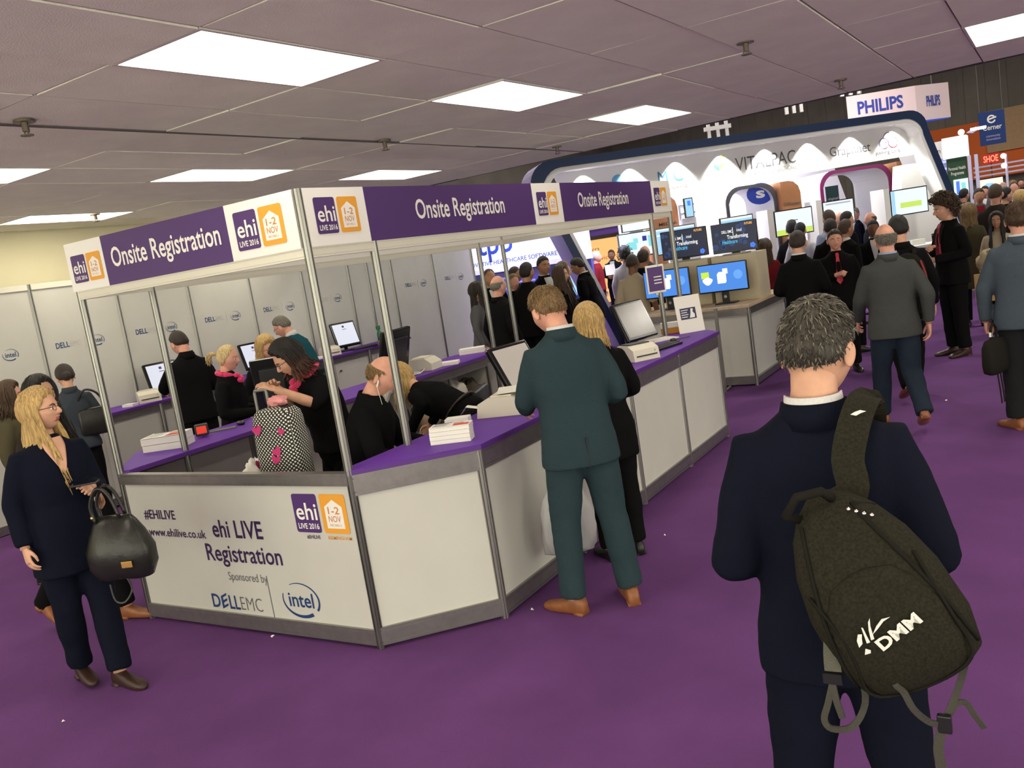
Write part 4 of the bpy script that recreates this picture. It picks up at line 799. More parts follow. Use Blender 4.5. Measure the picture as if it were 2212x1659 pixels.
for nm, c, sp in (('relaxed', (18, 28, 22), 4), ('grip', (60, 75, 45), 0), ('flat', (6, 10, 8), 6)):
    HANDS[nm] = {0: bake(hand_mb(c, sp), .0034, 3), 1: bake(hand_mb(c, sp), .0055, 2), 2: bake(hand_mb(c, sp), .011, 1)}
SKIN = {'fair': mat('skin_fair', (.60, .33, .22), .5, nz=.10, nscale=18, bump=.08, bscale=120, spec=.35), 'tan': mat('skin_tan', (.42, .21, .12), .5, nz=.1, nscale=18, spec=.35),
        'pink': mat('skin_pink', (.64, .32, .23), .5, nz=.12, nscale=14, spec=.35), 'brown': mat('skin_brown', (.17, .075, .04), .5, nz=.1, nscale=18, spec=.35)}
EYEW = mat('eye_white', (.75, .72, .68), .3); IRIS = mat('eye_iris', (.03, .02, .015), .2); LIPF = mat('lip_rose', (.42, .12, .10), .45); LIPM = mat('lip_plain', (.46, .20, .15), .5)
def hairmat(name, col, rough=.5): return mat('hair_'+name, col, rough, nz=.45, nscale=9, bump=.5, bscale=30, stretch=(14, 14, 1.2), spec=.4)
HAIR = {k: hairmat(k, c) for k, c in dict(black=(.012, .010, .009), dark=(.028, .019, .013), brown=(.07, .040, .022), auburn=(.085, .028, .012), sandy=(.22, .135, .06), blonde=(.52, .34, .13), pale=(.58, .44, .22), grey=(.16, .145, .12), greydark=(.055, .048, .038), white=(.5, .47, .42)).items()}
HAIR.update({k+'_light': hairmat(k+'_light', c) for k, c in dict(greydark=(.20, .18, .14), sandy=(.34, .22, .10), grey=(.30, .28, .24), brown=(.12, .07, .04), dark=(.05, .035, .025)).items()})
SUIT = {k: cloth('suit_'+k, c) for k, c in dict(black=(.006, .006, .0065), charcoal=(.015, .015, .017), navy=(.006, .0075, .016), teal=(.026, .046, .054), grey=(.052, .056, .055), bluegrey=(.060, .078, .10), brown=(.028, .022, .018), midgrey=(.09, .09, .095), tealknit=(.012, .075, .10), denim=(.018, .026, .042), beige=(.40, .33, .24), white=(.62, .61, .62), paleblue=(.28, .33, .48), red=(.16, .012, .018), greyblazer=(.045, .055, .068), olive=(.07, .06, .035)).items()}
LEATH = {'brown': mat('leather_brown', (.16, .045, .018), .35, nz=.2, nscale=20), 'black': mat('leather_black', (.012, .011, .010), .35), 'tan': mat('leather_tan', (.24, .085, .03), .4, nz=.2, nscale=20), 'dark': mat('leather_dark', (.035, .016, .012), .4)}
foldtex = bpy.data.textures.new('cloth_folds', 'CLOUDS'); foldtex.noise_scale = .16; foldtex.noise_depth = 2
PEOPLE = {}
LEFT, RIGHT = -1, 1
ARM = {'down': ((.245, -.045, 1.13), (.26, .05, .88)), 'front': ((.255, -.03, 1.13), (.09, .27, 1.10)), 'counter': ((.25, .04, 1.14), (.17, .32, 1.06)), 'chest': ((.25, .02, 1.14), (.03, .22, 1.22)),
       'walkf': ((.24, .06, 1.14), (.23, .23, .95)), 'walkb': ((.25, -.13, 1.15), (.25, -.10, .89)), 'cross': ((.25, .06, 1.15), (-.05, .22, 1.17)), 'reach': ((.22, .20, 1.18), (.12, .44, 1.12)), 'phone': ((.26, -.02, 1.12), (.08, .26, 1.17)), 'elbowout': ((.335, -.02, 1.16), (.10, .20, 1.13))}
def person(label, x, y, rz, H=1.75, fem=False, lod=2, lean=0, side=0, yaw=0, nod=0, tilt=0, arms=('down', 'down'), legs='stand', top='suit', tm='black', bm='black', hair='short', hm='dark', skin='fair', shoe='black',
           collar=None, tie=None, glasses=False, bulk=1.0, sleeve=1.0, hands=('relaxed', 'relaxed'), scarf=None, shirt=None, beard=False, z0=0, name='person', feet=True, hemz=None, palm=None, group='people', toe=(0, 0), neckz=0.0, brow=None, hopen=.85, vdeep=1.12, hairm=None, flick=0):
    s = H/1.75; root = thing(name, label, 'person', (x, y, z0), math.radians(rz), group)
    L, SD = math.radians(lean), math.radians(side)
    seated = legs == 'sit'
    def tf(p, full=False):
        p = Vector(p); k = 1 if full else min(1, max(0, (p.z-.86)/.26)); q = p-Vector((0, 0, .93))
        q = Matrix.Rotation(-L*k, 3, 'X') @ (Matrix.Rotation(SD*k, 3, 'Y') @ q); return (q+Vector((0, 0, .93)))*s
    vox = {0: .010, 1: .015, 2: .024}[lod]; ns = {0: 22, 1: 16, 2: 12}[lod]
    fw = .90 if fem else 1.0
    # ---- torso garment
    if top in ('suit', 'coat'):
        hz = hemz or (.80 if top == 'suit' else .55)
        sec = [(hz, .207, .155), (.92, .20, .15), (1.0, .187, .14), (1.10, .178, .13), (1.22, .192, .132), (1.32, .198, .128), (1.385, .186, .116), (1.43, .150, .100), (1.462, .105, .088), (1.485, .078, .076), (1.50, .068, .07)]
        if fem: sec = [(hz, .195, .15), (.92, .19, .15), (1.0, .172, .13), (1.10, .148, .115), (1.22, .165, .135), (1.31, .172, .135), (1.38, .160, .110), (1.425, .128, .092), (1.46, .088, .08), (1.485, .064, .068), (1.50, .058, .062)]
    else:
        hz = hemz or .90
        sec = [(hz, .178, .135), (1.0, .172, .128), (1.10, .165, .122), (1.22, .178, .128), (1.32, .186, .122), (1.385, .174, .108), (1.43, .138, .092), (1.462, .096, .08), (1.485, .072, .072), (1.50, .064, .066)]
        if fem: sec = [(hz, .185, .145), (1.0, .165, .13), (1.10, .148, .118), (1.22, .16, .135), (1.31, .165, .13), (1.38, .152, .102), (1.425, .118, .084), (1.455, .082, .073), (1.475, .062, .064), (1.485, .056, .06)]
    bw = bulk
    def ring(z, a, b, e=2.4, yo=0):
        R_ = []
        for j in range(ns*2):
            t = 2*math.pi*j/(ns*2); c, q = math.cos(t), math.sin(t)
            R_.append(tf((a*bw*abs(c)**(2/e)*math.copysign(1, c), yo+b*bw*abs(q)**(2/e)*math.copysign(1, q), z)))
        return R_
    mb = MB(); mb.loft([ring(z, a, b) for z, a, b in sec])
    J = {}
    for sd, a in ((LEFT, arms[0]), (RIGHT, arms[1])):
        e, w = ARM[a] if isinstance(a, str) else a
        S = tf((sd*.158*fw*(bw*.5+.5), 0, 1.378)); E = Vector((sd*e[0]*fw, e[1], e[2]))*s; Wr = Vector((sd*w[0]*fw, w[1], w[2]))*s
        if lean and isinstance(a, str): E, Wr = tf((sd*e[0]*fw, e[1], e[2]), True), tf((sd*w[0]*fw, w[1], w[2]), True)
        J[sd] = (S, E, Wr)
        k = (.90 if fem else 1.0)*(bw*.6+.4)*s; Wc = E.lerp(Wr, .94)
        P = [S.lerp(tf((0, 0, 1.37)), .35), S, S.lerp(E, .33), S.lerp(E, .66), S.lerp(E, .87), E.lerp(S, .05).lerp(E.lerp(Wc, .05), .5), E.lerp(Wc, .13), E.lerp(Wc, .4), E.lerp(Wc, .75), Wc]; Rd = [.062*k, .070*k, .067*k, .062*k, .060*k, .060*k, .058*k, .054*k, .049*k, .046*k]
        if sleeve < 1:
            P = P[:7]; Rd = Rd[:7]
        mb.tube(P, Rd, ns)
    def cloth_obj(mb, nm, m, disp=.012):
        o = mb.build(nm, m, root, smooth=True)
        r = o.modifiers.new('remesh', 'REMESH'); r.mode = 'VOXEL'; r.voxel_size = vox; r.use_smooth_shade = True
        q = o.modifiers.new('smooth', 'SMOOTH'); q.iterations = {0: 12, 1: 5, 2: 2}[lod]; q.factor = .5
        if lod < 2:
            d = o.modifiers.new('folds', 'DISPLACE'); d.texture = foldtex; d.strength = disp; d.mid_level = .5; d.texture_coords = 'LOCAL'
        return o
    JK = cloth_obj(mb, {'suit': 'jacket', 'coat': 'coat', 'shirt': 'shirt', 'knit': 'jumper', 'blouse': 'blouse'}[top], SUIT[tm], .014)
    # ---- legs
    if legs == 'walk': KN, AN = [(-.095, .16, .50), (.10, -.03, .49)], [(-.09, .27, .09), (.10, -.30, .17)]
    elif legs == 'walkr': KN, AN = [(-.10, -.03, .49), (.095, .16, .50)], [(-.10, -.30, .17), (.09, .27, .09)]
    elif legs == 'stepl': KN, AN = [(-.07, .10, .50), (.09, .0, .49)], [(-.03, .20, .08), (.05, -.12, .10)]
    elif legs == 'wide': KN, AN = [(-.125, .02, .50), (.125, .0, .50)], [(-.15, .0, .08), (.16, -.03, .08)]
    elif legs == 'step': KN, AN = [(-.105, .07, .50), (.11, .0, .50)], [(-.11, .12, .08), (.12, -.10, .08)]
    elif seated: KN, AN = [(-.14, .44, .90), (.14, .44, .90)], [(-.14, .40, .46), (.14, .40, .46)]
    else: KN, AN = [(-.10, .015, .50), (.10, .015, .50)], [(-.105, -.01, .08), (.105, -.01, .08)]
    mb = MB()
    if bm != 'skirt':
        mb.loft([[Vector(((.172 if fem else .165)*bw*q*math.cos(2*math.pi*j/ns), .128*bw*q*math.sin(2*math.pi*j/ns), z))*s for j in range(ns)] for z, q in ((.80, .8), (.86, .98), (.95, 1.0), (1.03, .95))])
        for sd, kn, an in ((-1, KN[0], AN[0]), (1, KN[1], AN[1])):
            hp_ = Vector((sd*.086, 0, .90)); kn, an = Vector(kn), Vector(an); q = (.93 if fem else 1.0)*(bw*.5+.5)*s
            low = kn.lerp(an, .97); P = [hp_, hp_.lerp(kn, .4), hp_.lerp(kn, .75), kn, kn.lerp(low, .4), kn.lerp(low, .75), low]
            mb.tube([p*s for p in P], [.100*q, .099*q, .088*q, .079*q, .075*q, .070*q, .069*q], ns)
        cloth_obj(mb, 'trousers', SUIT[bm], .02)
    # ---- head
    n, m_ = HEADG[lod]; u = sphere_grid(n, m_); hv = head_shape(u, fem)
    HS = 1.05
    if fem: hv = hv*np.array([.95, .95, .95])
    hf = grid_faces(n, m_); Mh = Matrix.Rotation(-L, 3, 'X') @ Matrix.Rotation(SD, 3, 'Y') if False else Matrix.Identity(3)
    Mh = Matrix.Rotation(math.radians(yaw), 3, 'Z') @ Matrix.Rotation(-math.radians(nod)-L*.55, 3, 'X') @ Matrix.Rotation(math.radians(tilt), 3, 'Y')
    nk = tf((0, .0, 1.475)); hc = nk+Mh @ Vector((0, .022, .150*s-.0+neckz)) ; Rm = np.array(Mh)*s*HS; off = np.array(hc)
    W_ = lambda v: np.asarray(v) @ Rm.T+off
    bd = MB(); k0 = len(bd.v); bd.add(W_(hv), hf)
    if lod < 2:       # lips
        cen = np.array([hv[list(f)].mean(0) for f in hf]); lipm = (np.abs(cen[:, 0]) < .021*(.95 if fem else 1)) & (cen[:, 2] > -.069) & (cen[:, 2] < -.050) & (cen[:, 1] > .05)
        for i in np.nonzero(lipm)[0]: bd.m[i] = 3
    for sd in (-1, 1):     # ears
        if lod == 2 and hair in ('long', 'bob', 'curly'): break
        e = MB(); ne = {0: 18, 1: 12, 2: 8}[lod]
        rings = []
        for i in range(7):
            a = math.pi*(i+.05)/6.1; rings.append([((sd*(.006*math.cos(a)+(.004 if math.sin(a) > .55 else .0)*0)), -.017*math.sin(a)*math.cos(2*math.pi*j/ne)*(1+.15*math.sin(2*math.pi*j/ne)), .031*math.sin(a)*math.sin(2*math.pi*j/ne)) for j in range(ne)])
        e.loft(rings); ev = np.array(e.v)
        if lod < 2: ev[:, 0] -= sd*.006*np.exp(-(ev[:, 1]/.008)**2-(ev[:, 2]/.014)**2)
        a = math.radians(-sd*32); ca, sa = math.cos(a), math.sin(a); ev = np.stack([ev[:, 0]*ca-ev[:, 1]*sa, ev[:, 0]*sa+ev[:, 1]*ca, ev[:, 2]], 1)+np.array([sd*(.083 if not fem else .0755), -.016, -.012])
        bd.add(W_(ev), e.f)
    if lod < 2:            # eyes and brows
        for sd in (-1, 1):
            for r_, c, ci in ((.0108, (sd*.031, .0730, .002), 1), (.0060, (sd*.031, .0792, .000), 2)):
                e = MB(); e.ball(c, r_, n=12, m=8); bd.cur = ci; bd.add(W_(np.array(e.v)*(.95 if fem else 1)), e.f)
            e = MB(); e.ball((sd*.031, .0745, .0092), .0148, .0105, .0062, 12, 6); e.ball((sd*.031, .0735, -.0075), .0140, .0098, .0042, 12, 6); bd.cur = 0; bd.add(W_(np.array(e.v)*(.95 if fem else 1)), e.f)
            e = MB(); e.tube([(sd*.014, .090, .020), (sd*.03, .089, .0255), (sd*.048, .078, .020)], [.0035, .0036, .002], 6); bd.cur = 4; bd.add(W_(np.array(e.v)*(.95 if fem else 1)), e.f)
        bd.cur = 0
    # neck, inner torso and limbs of the body
    nr = (.057 if not fem else .049)*(bw*.5+.5); hb = Vector(off)+Mh @ Vector((0, -.026, -.055))*s; hb2 = Vector(off)+Mh @ Vector((0, -.012, -.02))*s
    bd.tube([tf((0, -.005, 1.40)), tf((0, -.012, 1.47)), tf((0, -.012, 1.47)).lerp(hb, .55), hb, hb2], [nr*1.5*s, nr*1.12*s, nr*.98*s, nr*.98*s, nr*.8*s], {0: 24, 1: 16, 2: 10}[lod])
    bd.loft([[tf((a*.80*bw*math.cos(2*math.pi*j/12), b*.80*bw*math.sin(2*math.pi*j/12), z)) for j in range(12)] for z, a, b in [(.88, .17, .12)]+sec[2:-1]])
    for sd in (-1, 1):
        S, E, Wr = J[sd]; fr_ = .040*s*(.9 if fem else 1)
        ri = 1 if sleeve < 1 else .62
        bd.tube([S.lerp(E, .2), S.lerp(E, .5), S.lerp(E, .92).lerp(E.lerp(Wr, .08), .5), E.lerp(Wr, .3), E.lerp(Wr, .7), Wr], [.04*s, .042*s*ri, .041*s*ri, fr_*1.02*ri, fr_*.85*(.8 if ri < 1 else 1), fr_*.7], {0: 16, 1: 12, 2: 8}[lod])
        kn, an = (Vector(KN[0]), Vector(AN[0])) if sd < 0 else (Vector(KN[1]), Vector(AN[1]))
        bd.tube([Vector((sd*.086, 0, .9))*s, kn*s, an*s], [.07*s, .05*s, .036*s], 8)
        hv_, hf_ = HANDS[hands[0 if sd < 0 else 1]][lod]; d = (Wr-E).normalized()
        pd = Vector(palm[0 if sd < 0 else 1]) if palm else Vector((-sd*.9, .1, -.35)); zz = -(pd-d*pd.dot(d)).normalized(); xx = d.cross(zz)
        hq = hv_.copy()
        if sd < 0: hq = hq*np.array([-1, 1, 1])
        Mx = np.array([[xx.x, d.x, zz.x], [xx.y, d.y, zz.y], [xx.z, d.z, zz.z]])*s*(.9 if fem else 1.0)
        bd.add(hq @ Mx.T+np.array(Wr), [f[::-1] for f in hf_] if sd < 0 else hf_)
        PEOPLE[(label, sd)] = (Wr+d*.09*s, d)
    bd.build('body', [SKIN[skin], EYEW, IRIS, LIPF if fem else LIPM, HAIR[brow or hm]], root, smooth=True)
    # ---- hair
    if hair != 'none':
        hmat = HAIR[hm]; n2, m2 = {0: (96, 64), 1: (56, 40), 2: (26, 18)}[lod]; u2 = sphere_grid(n2, m2); base = head_shape(u2, fem, bare=True)*(.95 if fem else 1)
        az = np.abs(np.arctan2(u2[:, 0], u2[:, 1])); zt = np.interp(az, [0, .6, 1.05, 1.5, 1.75, 2.1, np.pi], [.066, .062, .045, .014, -.012, -.045, -.056])
        if hair in ('long', 'bob', 'pony'): zt = np.interp(az, [0, .5, .95, 1.35, 1.7, 2.1, np.pi], [.078, .070, .040, -.005, -.05, -.08, -.085])
        if hair == 'receding': zt = np.interp(az, [0, .45, .8, 1.1, 1.5, 1.75, 2.1, np.pi], [.085, .098, .09, .055, .012, -.02, -.062, -.078])
        fr2 = smooth01((1.5-az)/.5)+.15; zt = zt+fr2*(.005*np.sin(u2[:, 0]*23+u2[:, 1]*11)+.003*np.sin(u2[:, 0]*51+u2[:, 2]*37))
        k = smooth01((base[:, 2]-zt)/(.022 if hair in ('long', 'bob', 'curly', 'updo') else .045)+.2)
        th = {'short': .010, 'buzz': .003, 'bald': .006, 'receding': .009, 'long': .017, 'bob': .020, 'pony': .009, 'curly': .028, 'quiff': .014, 'updo': .016}[hair]*(1+.5*smooth01((u2[:, 2]-.2)/.6)*(hair not in ('buzz', 'pony')))
        if hair == 'bald': k = k*smooth01((.056-base[:, 2])/.02)*smooth01((az-1.0)/.4)
        if hair == 'quiff': th = th+.03*np.exp(-((u2[:, 1]-.35)/.35)**2)*smooth01((u2[:, 2]-.6)/.3)
        rs = np.random.RandomState(abs(hash_(label)) % 9999); nz_ = sum(np.sin(u2 @ rs.normal(size=3)*f_+rs.uniform(0, 6))*w_ for f_, w_ in ((9, .3), (17, .25), (31, .25), (47, .2)))
        d = -.006+(th+.006)*k+nz_*(.0022 if hair not in ('curly', 'buzz') else .008 if hair == 'curly' else .0003)*k
        hv2 = base+nrm(u2*np.array([1, 1, 1]))*d[:, None]; fs = [f for f in grid_faces(n2, m2) if max(d[i] for i in f) > -.004]
        hb_ = MB(); hb_.add(W_(hv2), fs)
        nl = {0: 1.0, 1: .55, 2: .2}[lod]
        if hair in ('long', 'bob'):
            cnt = int(210*nl)+14; ln = (.40 if hair == 'long' else .17 if not flick else .11)
            for i in range(cnt):
                a = rs.uniform(hopen, 2*math.pi-hopen); a0 = a; fwd = max(0, 1-abs(min(a, 2*math.pi-a)-hopen)/.6) if hair == 'long' else 0; fv = Mh @ Vector((0, 1, 0))
                pts = []; e0 = rs.uniform(.5, 1.35); R0 = rs.uniform(1.10, 1.24)
                for e in np.linspace(e0, -.35, 6):
                    v = np.array([math.sin(a)*math.cos(e), math.cos(a)*math.cos(e), math.sin(e)]); p = head_shape(v[None], fem, True)[0]*.95*R0
                    p[1] = p[1] if p[2] > -.03 else p[1]*1.0; pts.append(Vector(W_(p)))
                end = pts[-1]; rad_ = Vector((end.x-off[0], end.y-off[1], 0)); rad_ = rad_.normalized() if rad_.length > 1e-6 else Vector((0, -1, 0))
                L_ = ln*rs.uniform(.75, 1.1)*s
                for q in (.3, .65, 1.0): pts.append(end+Vector((0, 0, -L_*q))+rad_*((.035+flick*q)*q*s*rs.uniform(.2, 1.3))+Vector((fv.x, fv.y, 0))*(.10*q*fwd*s)+Vector((rs.normal()*.006, rs.normal()*.006, 0)))
                w_ = rs.uniform(.009, .015)*s*(1 if lod < 2 else 2.0); hb_.tube(pts, [w_*.5, w_, w_*1.1, w_*1.15, w_*1.1, w_, w_*.85, w_*.6, w_*.15], 6, flat=.45)
        if hair == 'curly':
            for i in range(int(900*nl)+20):
                v = nrm(rs.normal(size=3)); p0 = head_shape(v[None], fem, True)[0]
                if p0[2] < np.interp(abs(math.atan2(v[0], v[1])), [0, 1.0, 1.6, 2.2, 3.1], [.075, .05, -.01, -.06, -.07]): continue
                p = p0+v*rs.uniform(.026, .052)*(1+.25*max(0, v[2])); r1 = rs.uniform(.008, .015); ax1 = nrm(np.cross(v, rs.normal(size=3))); ax2 = np.cross(v, ax1)
                hb_.tube([Vector(W_(p+ax1*r1*math.cos(t)+ax2*r1*math.sin(t)+v*(.012*math.sin(t*.7)+t*.003))) for t in np.linspace(0, 5, 8)], [.004, .005, .005, .005, .005, .004, .003, .001], 5)
        if lod == 0 and hair in ('short', 'bald', 'receding', 'quiff'):
            crown = np.array([0, -.45, .9]); crown /= np.linalg.norm(crown); ok = np.nonzero((k > .5))[0]; W2_ = MB()
            for i in rs.choice(ok, 1300 if hair != 'bald' else 500):
                v = u2[i]; p = hv2[i]; tdir = v-crown*(v @ crown)*0-crown; tdir = tdir-v*(tdir @ v); tl = np.linalg.norm(tdir); tdir = tdir/max(tl, 1e-6)+rs.normal(size=3)*.28
                if v[1] > .1 and v[2] > .35: tdir = tdir*.4+np.array([.5*(rs.rand()-.5), .8, .1])
                tdir = tdir-v*(tdir @ v); tdir /= max(np.linalg.norm(tdir), 1e-6); Lh = rs.uniform(.012, .024)*(1.3 if v[2] > .4 else .8); wv = rs.uniform(.0012, .0024)
                hb_.cur = 1 if rs.rand() < .35 else 0
                hb_.tube([Vector(W_(p-v*.002)), Vector(W_(p+tdir*Lh*.5+v*.0035)), Vector(W_(p+tdir*Lh+v*rs.uniform(-.001, .004)))], [wv*s, wv*s*.9, wv*s*.2], 4)
            hb_.cur = 0
        if hair == 'pony':
            a0 = np.array([0, -.108, .035])
            for i in range(int(70*nl)+8):
                sp = rs.normal(size=3)*.010; p0 = a0+sp*.5; pts = [Vector(W_(p0+np.array([0, .015, 0])))]
                q0 = Vector(W_(p0)); dirb = (Mh @ Vector((0, -1, .25))).normalized(); 
                for t in (.25, .5, .75, 1): pts.append(q0+dirb*(.085*math.sin(min(1, t*1.2)*1.5)*s)+Vector((rs.normal()*.012*t, rs.normal()*.012*t, -.10*t*t*s*rs.uniform(.6, 1.3))))
                hb_.tube(pts, [.005*s, .008*s, .008*s, .006*s, .001*s], 6)
        if hair == 'updo':
            hb_.ball(Vector(W_((0, -.085, -.02))), .05*s, .045*s, .05*s, 16, 10)
        hb_.build('hair', [hairm or hmat, HAIR.get(hm+'_light', hmat)], root, smooth=True)
    if beard:
        n3, m3 = 48, 36; u3 = sphere_grid(n3, m3); b3 = head_shape(u3, False); az = np.abs(np.arctan2(u3[:, 0], u3[:, 1])); k = smooth01((.75-az)/.2)*smooth01((-.046-b3[:, 2])/.008)
        k = k*(1-.8*g(b3[:, 2], -.058, .006)*g(b3[:, 0], 0, .017)); d = -.005+k*(.012+.022*smooth01((-.08-b3[:, 2])/.03)); fs = [f for f in grid_faces(n3, m3) if max(d[i] for i in f) > -.003]
        v3 = b3+u3*d[:, None]; v3[:, 2] -= np.where(b3[:, 2] < -.085, .028*k, 0); q = MB().add(W_(v3), fs); q.build('beard', HAIR['white' if beard == True else beard], root, smooth=True)
    # ---- details
    def ringband(z1, a1, z2, a2, th, m, nm, back_only=False, yo=-.012, e=2.0):
        q = MB(); R1 = []; N_ = 28; rng = range(N_+1)
        for i in rng:
            t = 2*math.pi*i/N_ if not back_only else math.pi*(.80+1.40*i/N_); c, sn = math.cos(t), math.sin(t)
            dz = -.022*max(0, sn)
            R1.append((c, sn, dz))
        V_ = []
        for (zz, aa) in ((z1, a1), (z2, a2), (z2, a2-th), (z1, a1-th)): V_.append([tf((aa*c, yo+aa*.98*sn, zz+dz)) for c, sn, dz in R1])
        k_ = N_+1; fs = []
        for a_ in range(4):
            for i in range(N_): fs.append((a_*k_+i, a_*k_+i+1, ((a_+1) % 4)*k_+i+1, ((a_+1) % 4)*k_+i))
        if back_only: fs += [(0, k_, 2*k_, 3*k_), (N_, 3*k_+N_, 2*k_+N_, k_+N_)]
        q.add([p for r_ in V_ for p in r_], fs); return q.build(nm, m, root, smooth=True)
    nb = (.068 if not fem else .058)*(bw*.5+.5)
    if collar: ringband(1.462, nb+.008, 1.522, nb+.001, .004, SUIT[collar] if collar in SUIT else PAPER, 'shirt_collar')
    if top in ('suit', 'coat') and lod < 2: ringband(1.445, nb+.026, 1.506, nb+.010, .006, SUIT[tm], 'jacket_collar', True)
    if shirt:
        def fy(xx, z): 
            a = np.interp(z, [q[0] for q in sec], [q[1] for q in sec])*bw; b = np.interp(z, [q[0] for q in sec], [q[2] for q in sec])*bw; return b*(max(0, 1-(abs(xx)/a)**2.4))**(1/2.4)
        rows = np.linspace(1.470, vdeep, 12); q = MB(); V1 = []; nc = 8
        for z in rows:
            hw = .058*np.clip((z-vdeep)/(1.42-vdeep), 0.02, 1)**.8
            for c in np.linspace(-1, 1, nc+1): V1.append(tf((hw*c, fy(hw*c, z)+.011, z)))
        V2 = [tf((0, 0, 1.3)).lerp(p, .7) for p in V1]; n1_ = nc+1; N1 = len(V1); F_ = []
        for r_ in range(11):
            for c in range(nc): a_ = r_*n1_+c; F_.append((a_, a_+n1_, a_+n1_+1, a_+1)); F_.append((N1+a_, N1+a_+1, N1+a_+n1_+1, N1+a_+n1_))
        for r_ in range(11): F_ += [(r_*n1_, N1+r_*n1_, N1+(r_+1)*n1_, (r_+1)*n1_), (r_*n1_+nc, (r_+1)*n1_+nc, N1+(r_+1)*n1_+nc, N1+r_*n1_+nc)]
        q.add(V1+V2, F_); q.build('shirt_front' if shirt != 'skin' else 'neckline', SUIT[shirt] if shirt in SUIT else SKIN[skin] if shirt == 'skin' else PAPER, root, smooth=True)
    if tie:
        def fy2(z): return np.interp(z, [q[0] for q in sec], [q[2] for q in sec])*bw
        q = MB(); prof = [(1.475, .014), (1.455, .020), (1.43, .016), (1.30, .028), (1.14, .036), (1.10, .002)]
        a_ = [tf((-w_, fy2(z)+.024, z)) for z, w_ in prof]+[tf((w_, fy2(z)+.024, z)) for z, w_ in prof[::-1]]; b_ = [tf((-w_, fy2(z)-.006, z)) for z, w_ in prof]+[tf((w_, fy2(z)-.006, z)) for z, w_ in prof[::-1]]; k_ = len(a_)
        q.add(a_+b_, [tuple(range(k_)), tuple(range(2*k_-1, k_-1, -1))]+[(i, k_+i, k_+(i+1) % k_, (i+1) % k_) for i in range(k_)]); q.build('tie', mat('tie_'+tie, dict(red=(.55, .03, .06), darkred=(.30, .03, .05))[tie], .5), root)
    if scarf:
        rs = np.random.RandomState(4); q = MB()
        for kk in range(3): q.tube([tf(((.072+.012*math.sin(kk*2+t*3))*math.cos(t), -.01+(.078+.01*math.sin(t*2+kk))*math.sin(t), 1.475+.012*kk-.02*math.sin(t)-.006*kk)) for t in np.linspace(0, 2*math.pi, 20)], .017*s, 8)
        for kk in range(7): q.ball(tf((.03*math.sin(kk*2.4), .105+.022*math.cos(kk*1.7), 1.425+.03*math.sin(kk*1.3))), .026*s, .024*s, .022*s, 10, 8)
        q.build('neck_scarf', scarf, root, smooth=True)
    if glasses:
        q = MB(); fz = .95 if fem else 1
        for sd in (-1, 1):
            q.tube([Vector(W_(np.array([sd*(.031+.021*math.cos(t)), .097-.006*abs(math.cos(t)), .002+.0155*math.sin(t)])*fz)) for t in np.linspace(0, 2*math.pi, 17)], .0016, 6, caps=False)
            q.tube([Vector(W_(np.array(p)*fz)) for p in ((sd*.052, .092, .008), (sd*.070, .06, .009), (sd*.082, -.005, .008), (sd*.082, -.02, -.004))], .0018, 6)
        q.tube([Vector(W_(np.array(p)*fz)) for p in ((-.011, .098, .006), (0, .1, .009), (.011, .098, .006))], .0018, 6); q.build('glasses', BLACKP, root)
    if feet:
        for sd, an, ty in ((-1, AN[0], toe[0]), (1, AN[1], toe[1])):
            pitch = math.radians(-28) if an[2] > .12 and not seated else 0; q = MB(); rings = []
            for yy, hw, h0, h1 in ((-.075, .024, .004, .05), (-.065, .032, 0, .095), (-.03, .036, 0, .115), (.03, .040, 0, .085), (.09, .046, 0, .062), (.15, .046, 0, .052), (.19, .034, .002, .042), (.208, .014, .008, .028)):
                rings.append([(hw*(1 if fem == False else .88)*math.copysign(abs(math.cos(2*math.pi*j/14))**.7, math.cos(2*math.pi*j/14)), yy, (h0+h1)/2+(h1-h0)/2*math.copysign(abs(math.sin(2*math.pi*j/14))**.7, math.sin(2*math.pi*j/14))) for j in range(14)])
            q.loft(rings); q.box(-.034, .034, -.068, -.01, -.004, .02)
            q.xf(Matrix.Translation(Vector((an[0], an[1]+.01, an[2]-.085+(.0 if not pitch else .04)))*s) @ Matrix.Rotation(pitch, 4, 'X') @ Matrix.Rotation(math.radians(-sd*8+ty), 4, 'Z') @ Matrix.Scale(s, 4)); q.build('shoe', LEATH[shoe], root, smooth=True)
    root['_hc'] = 0; del root['_hc']
    PEOPLE[label] = (root, hc, tf, s)
    return root
def hash_(t):
    h = 0
    for c in t: h = (h*131+ord(c)) % 1000003
    return h
# ---- people at and around the booth
OMBRE = HAIR['auburn'].copy(); OMBRE.name = 'hair_ombre'
nt = OMBRE.node_tree; tc = nt.nodes.new('ShaderNodeTexCoord'); sx = nt.nodes.new('ShaderNodeSeparateXYZ'); mr = nt.nodes.new('ShaderNodeMapRange'); rp = nt.nodes.new('ShaderNodeValToRGB')
nt.links.new(tc.outputs['Object'], sx.inputs[0]); nt.links.new(sx.outputs['Z'], mr.inputs[0]); mr.inputs[1].default_value = 1.36; mr.inputs[2].default_value = 1.60; nt.links.new(mr.outputs[0], rp.inputs[0])
rp.color_ramp.elements[0].color = (.22, .075, .025, 1); rp.color_ramp.elements[1].color = (.012, .009, .008, 1); e_ = rp.color_ramp.elements.new(.45); e_.color = (.07, .024, .012, 1); nt.links.new(rp.outputs[0], nt.nodes['Principled BSDF'].inputs['Base Color'])
PINK = cloth('scarf_hot_pink', (.75, .04, .16), sheen=.4)
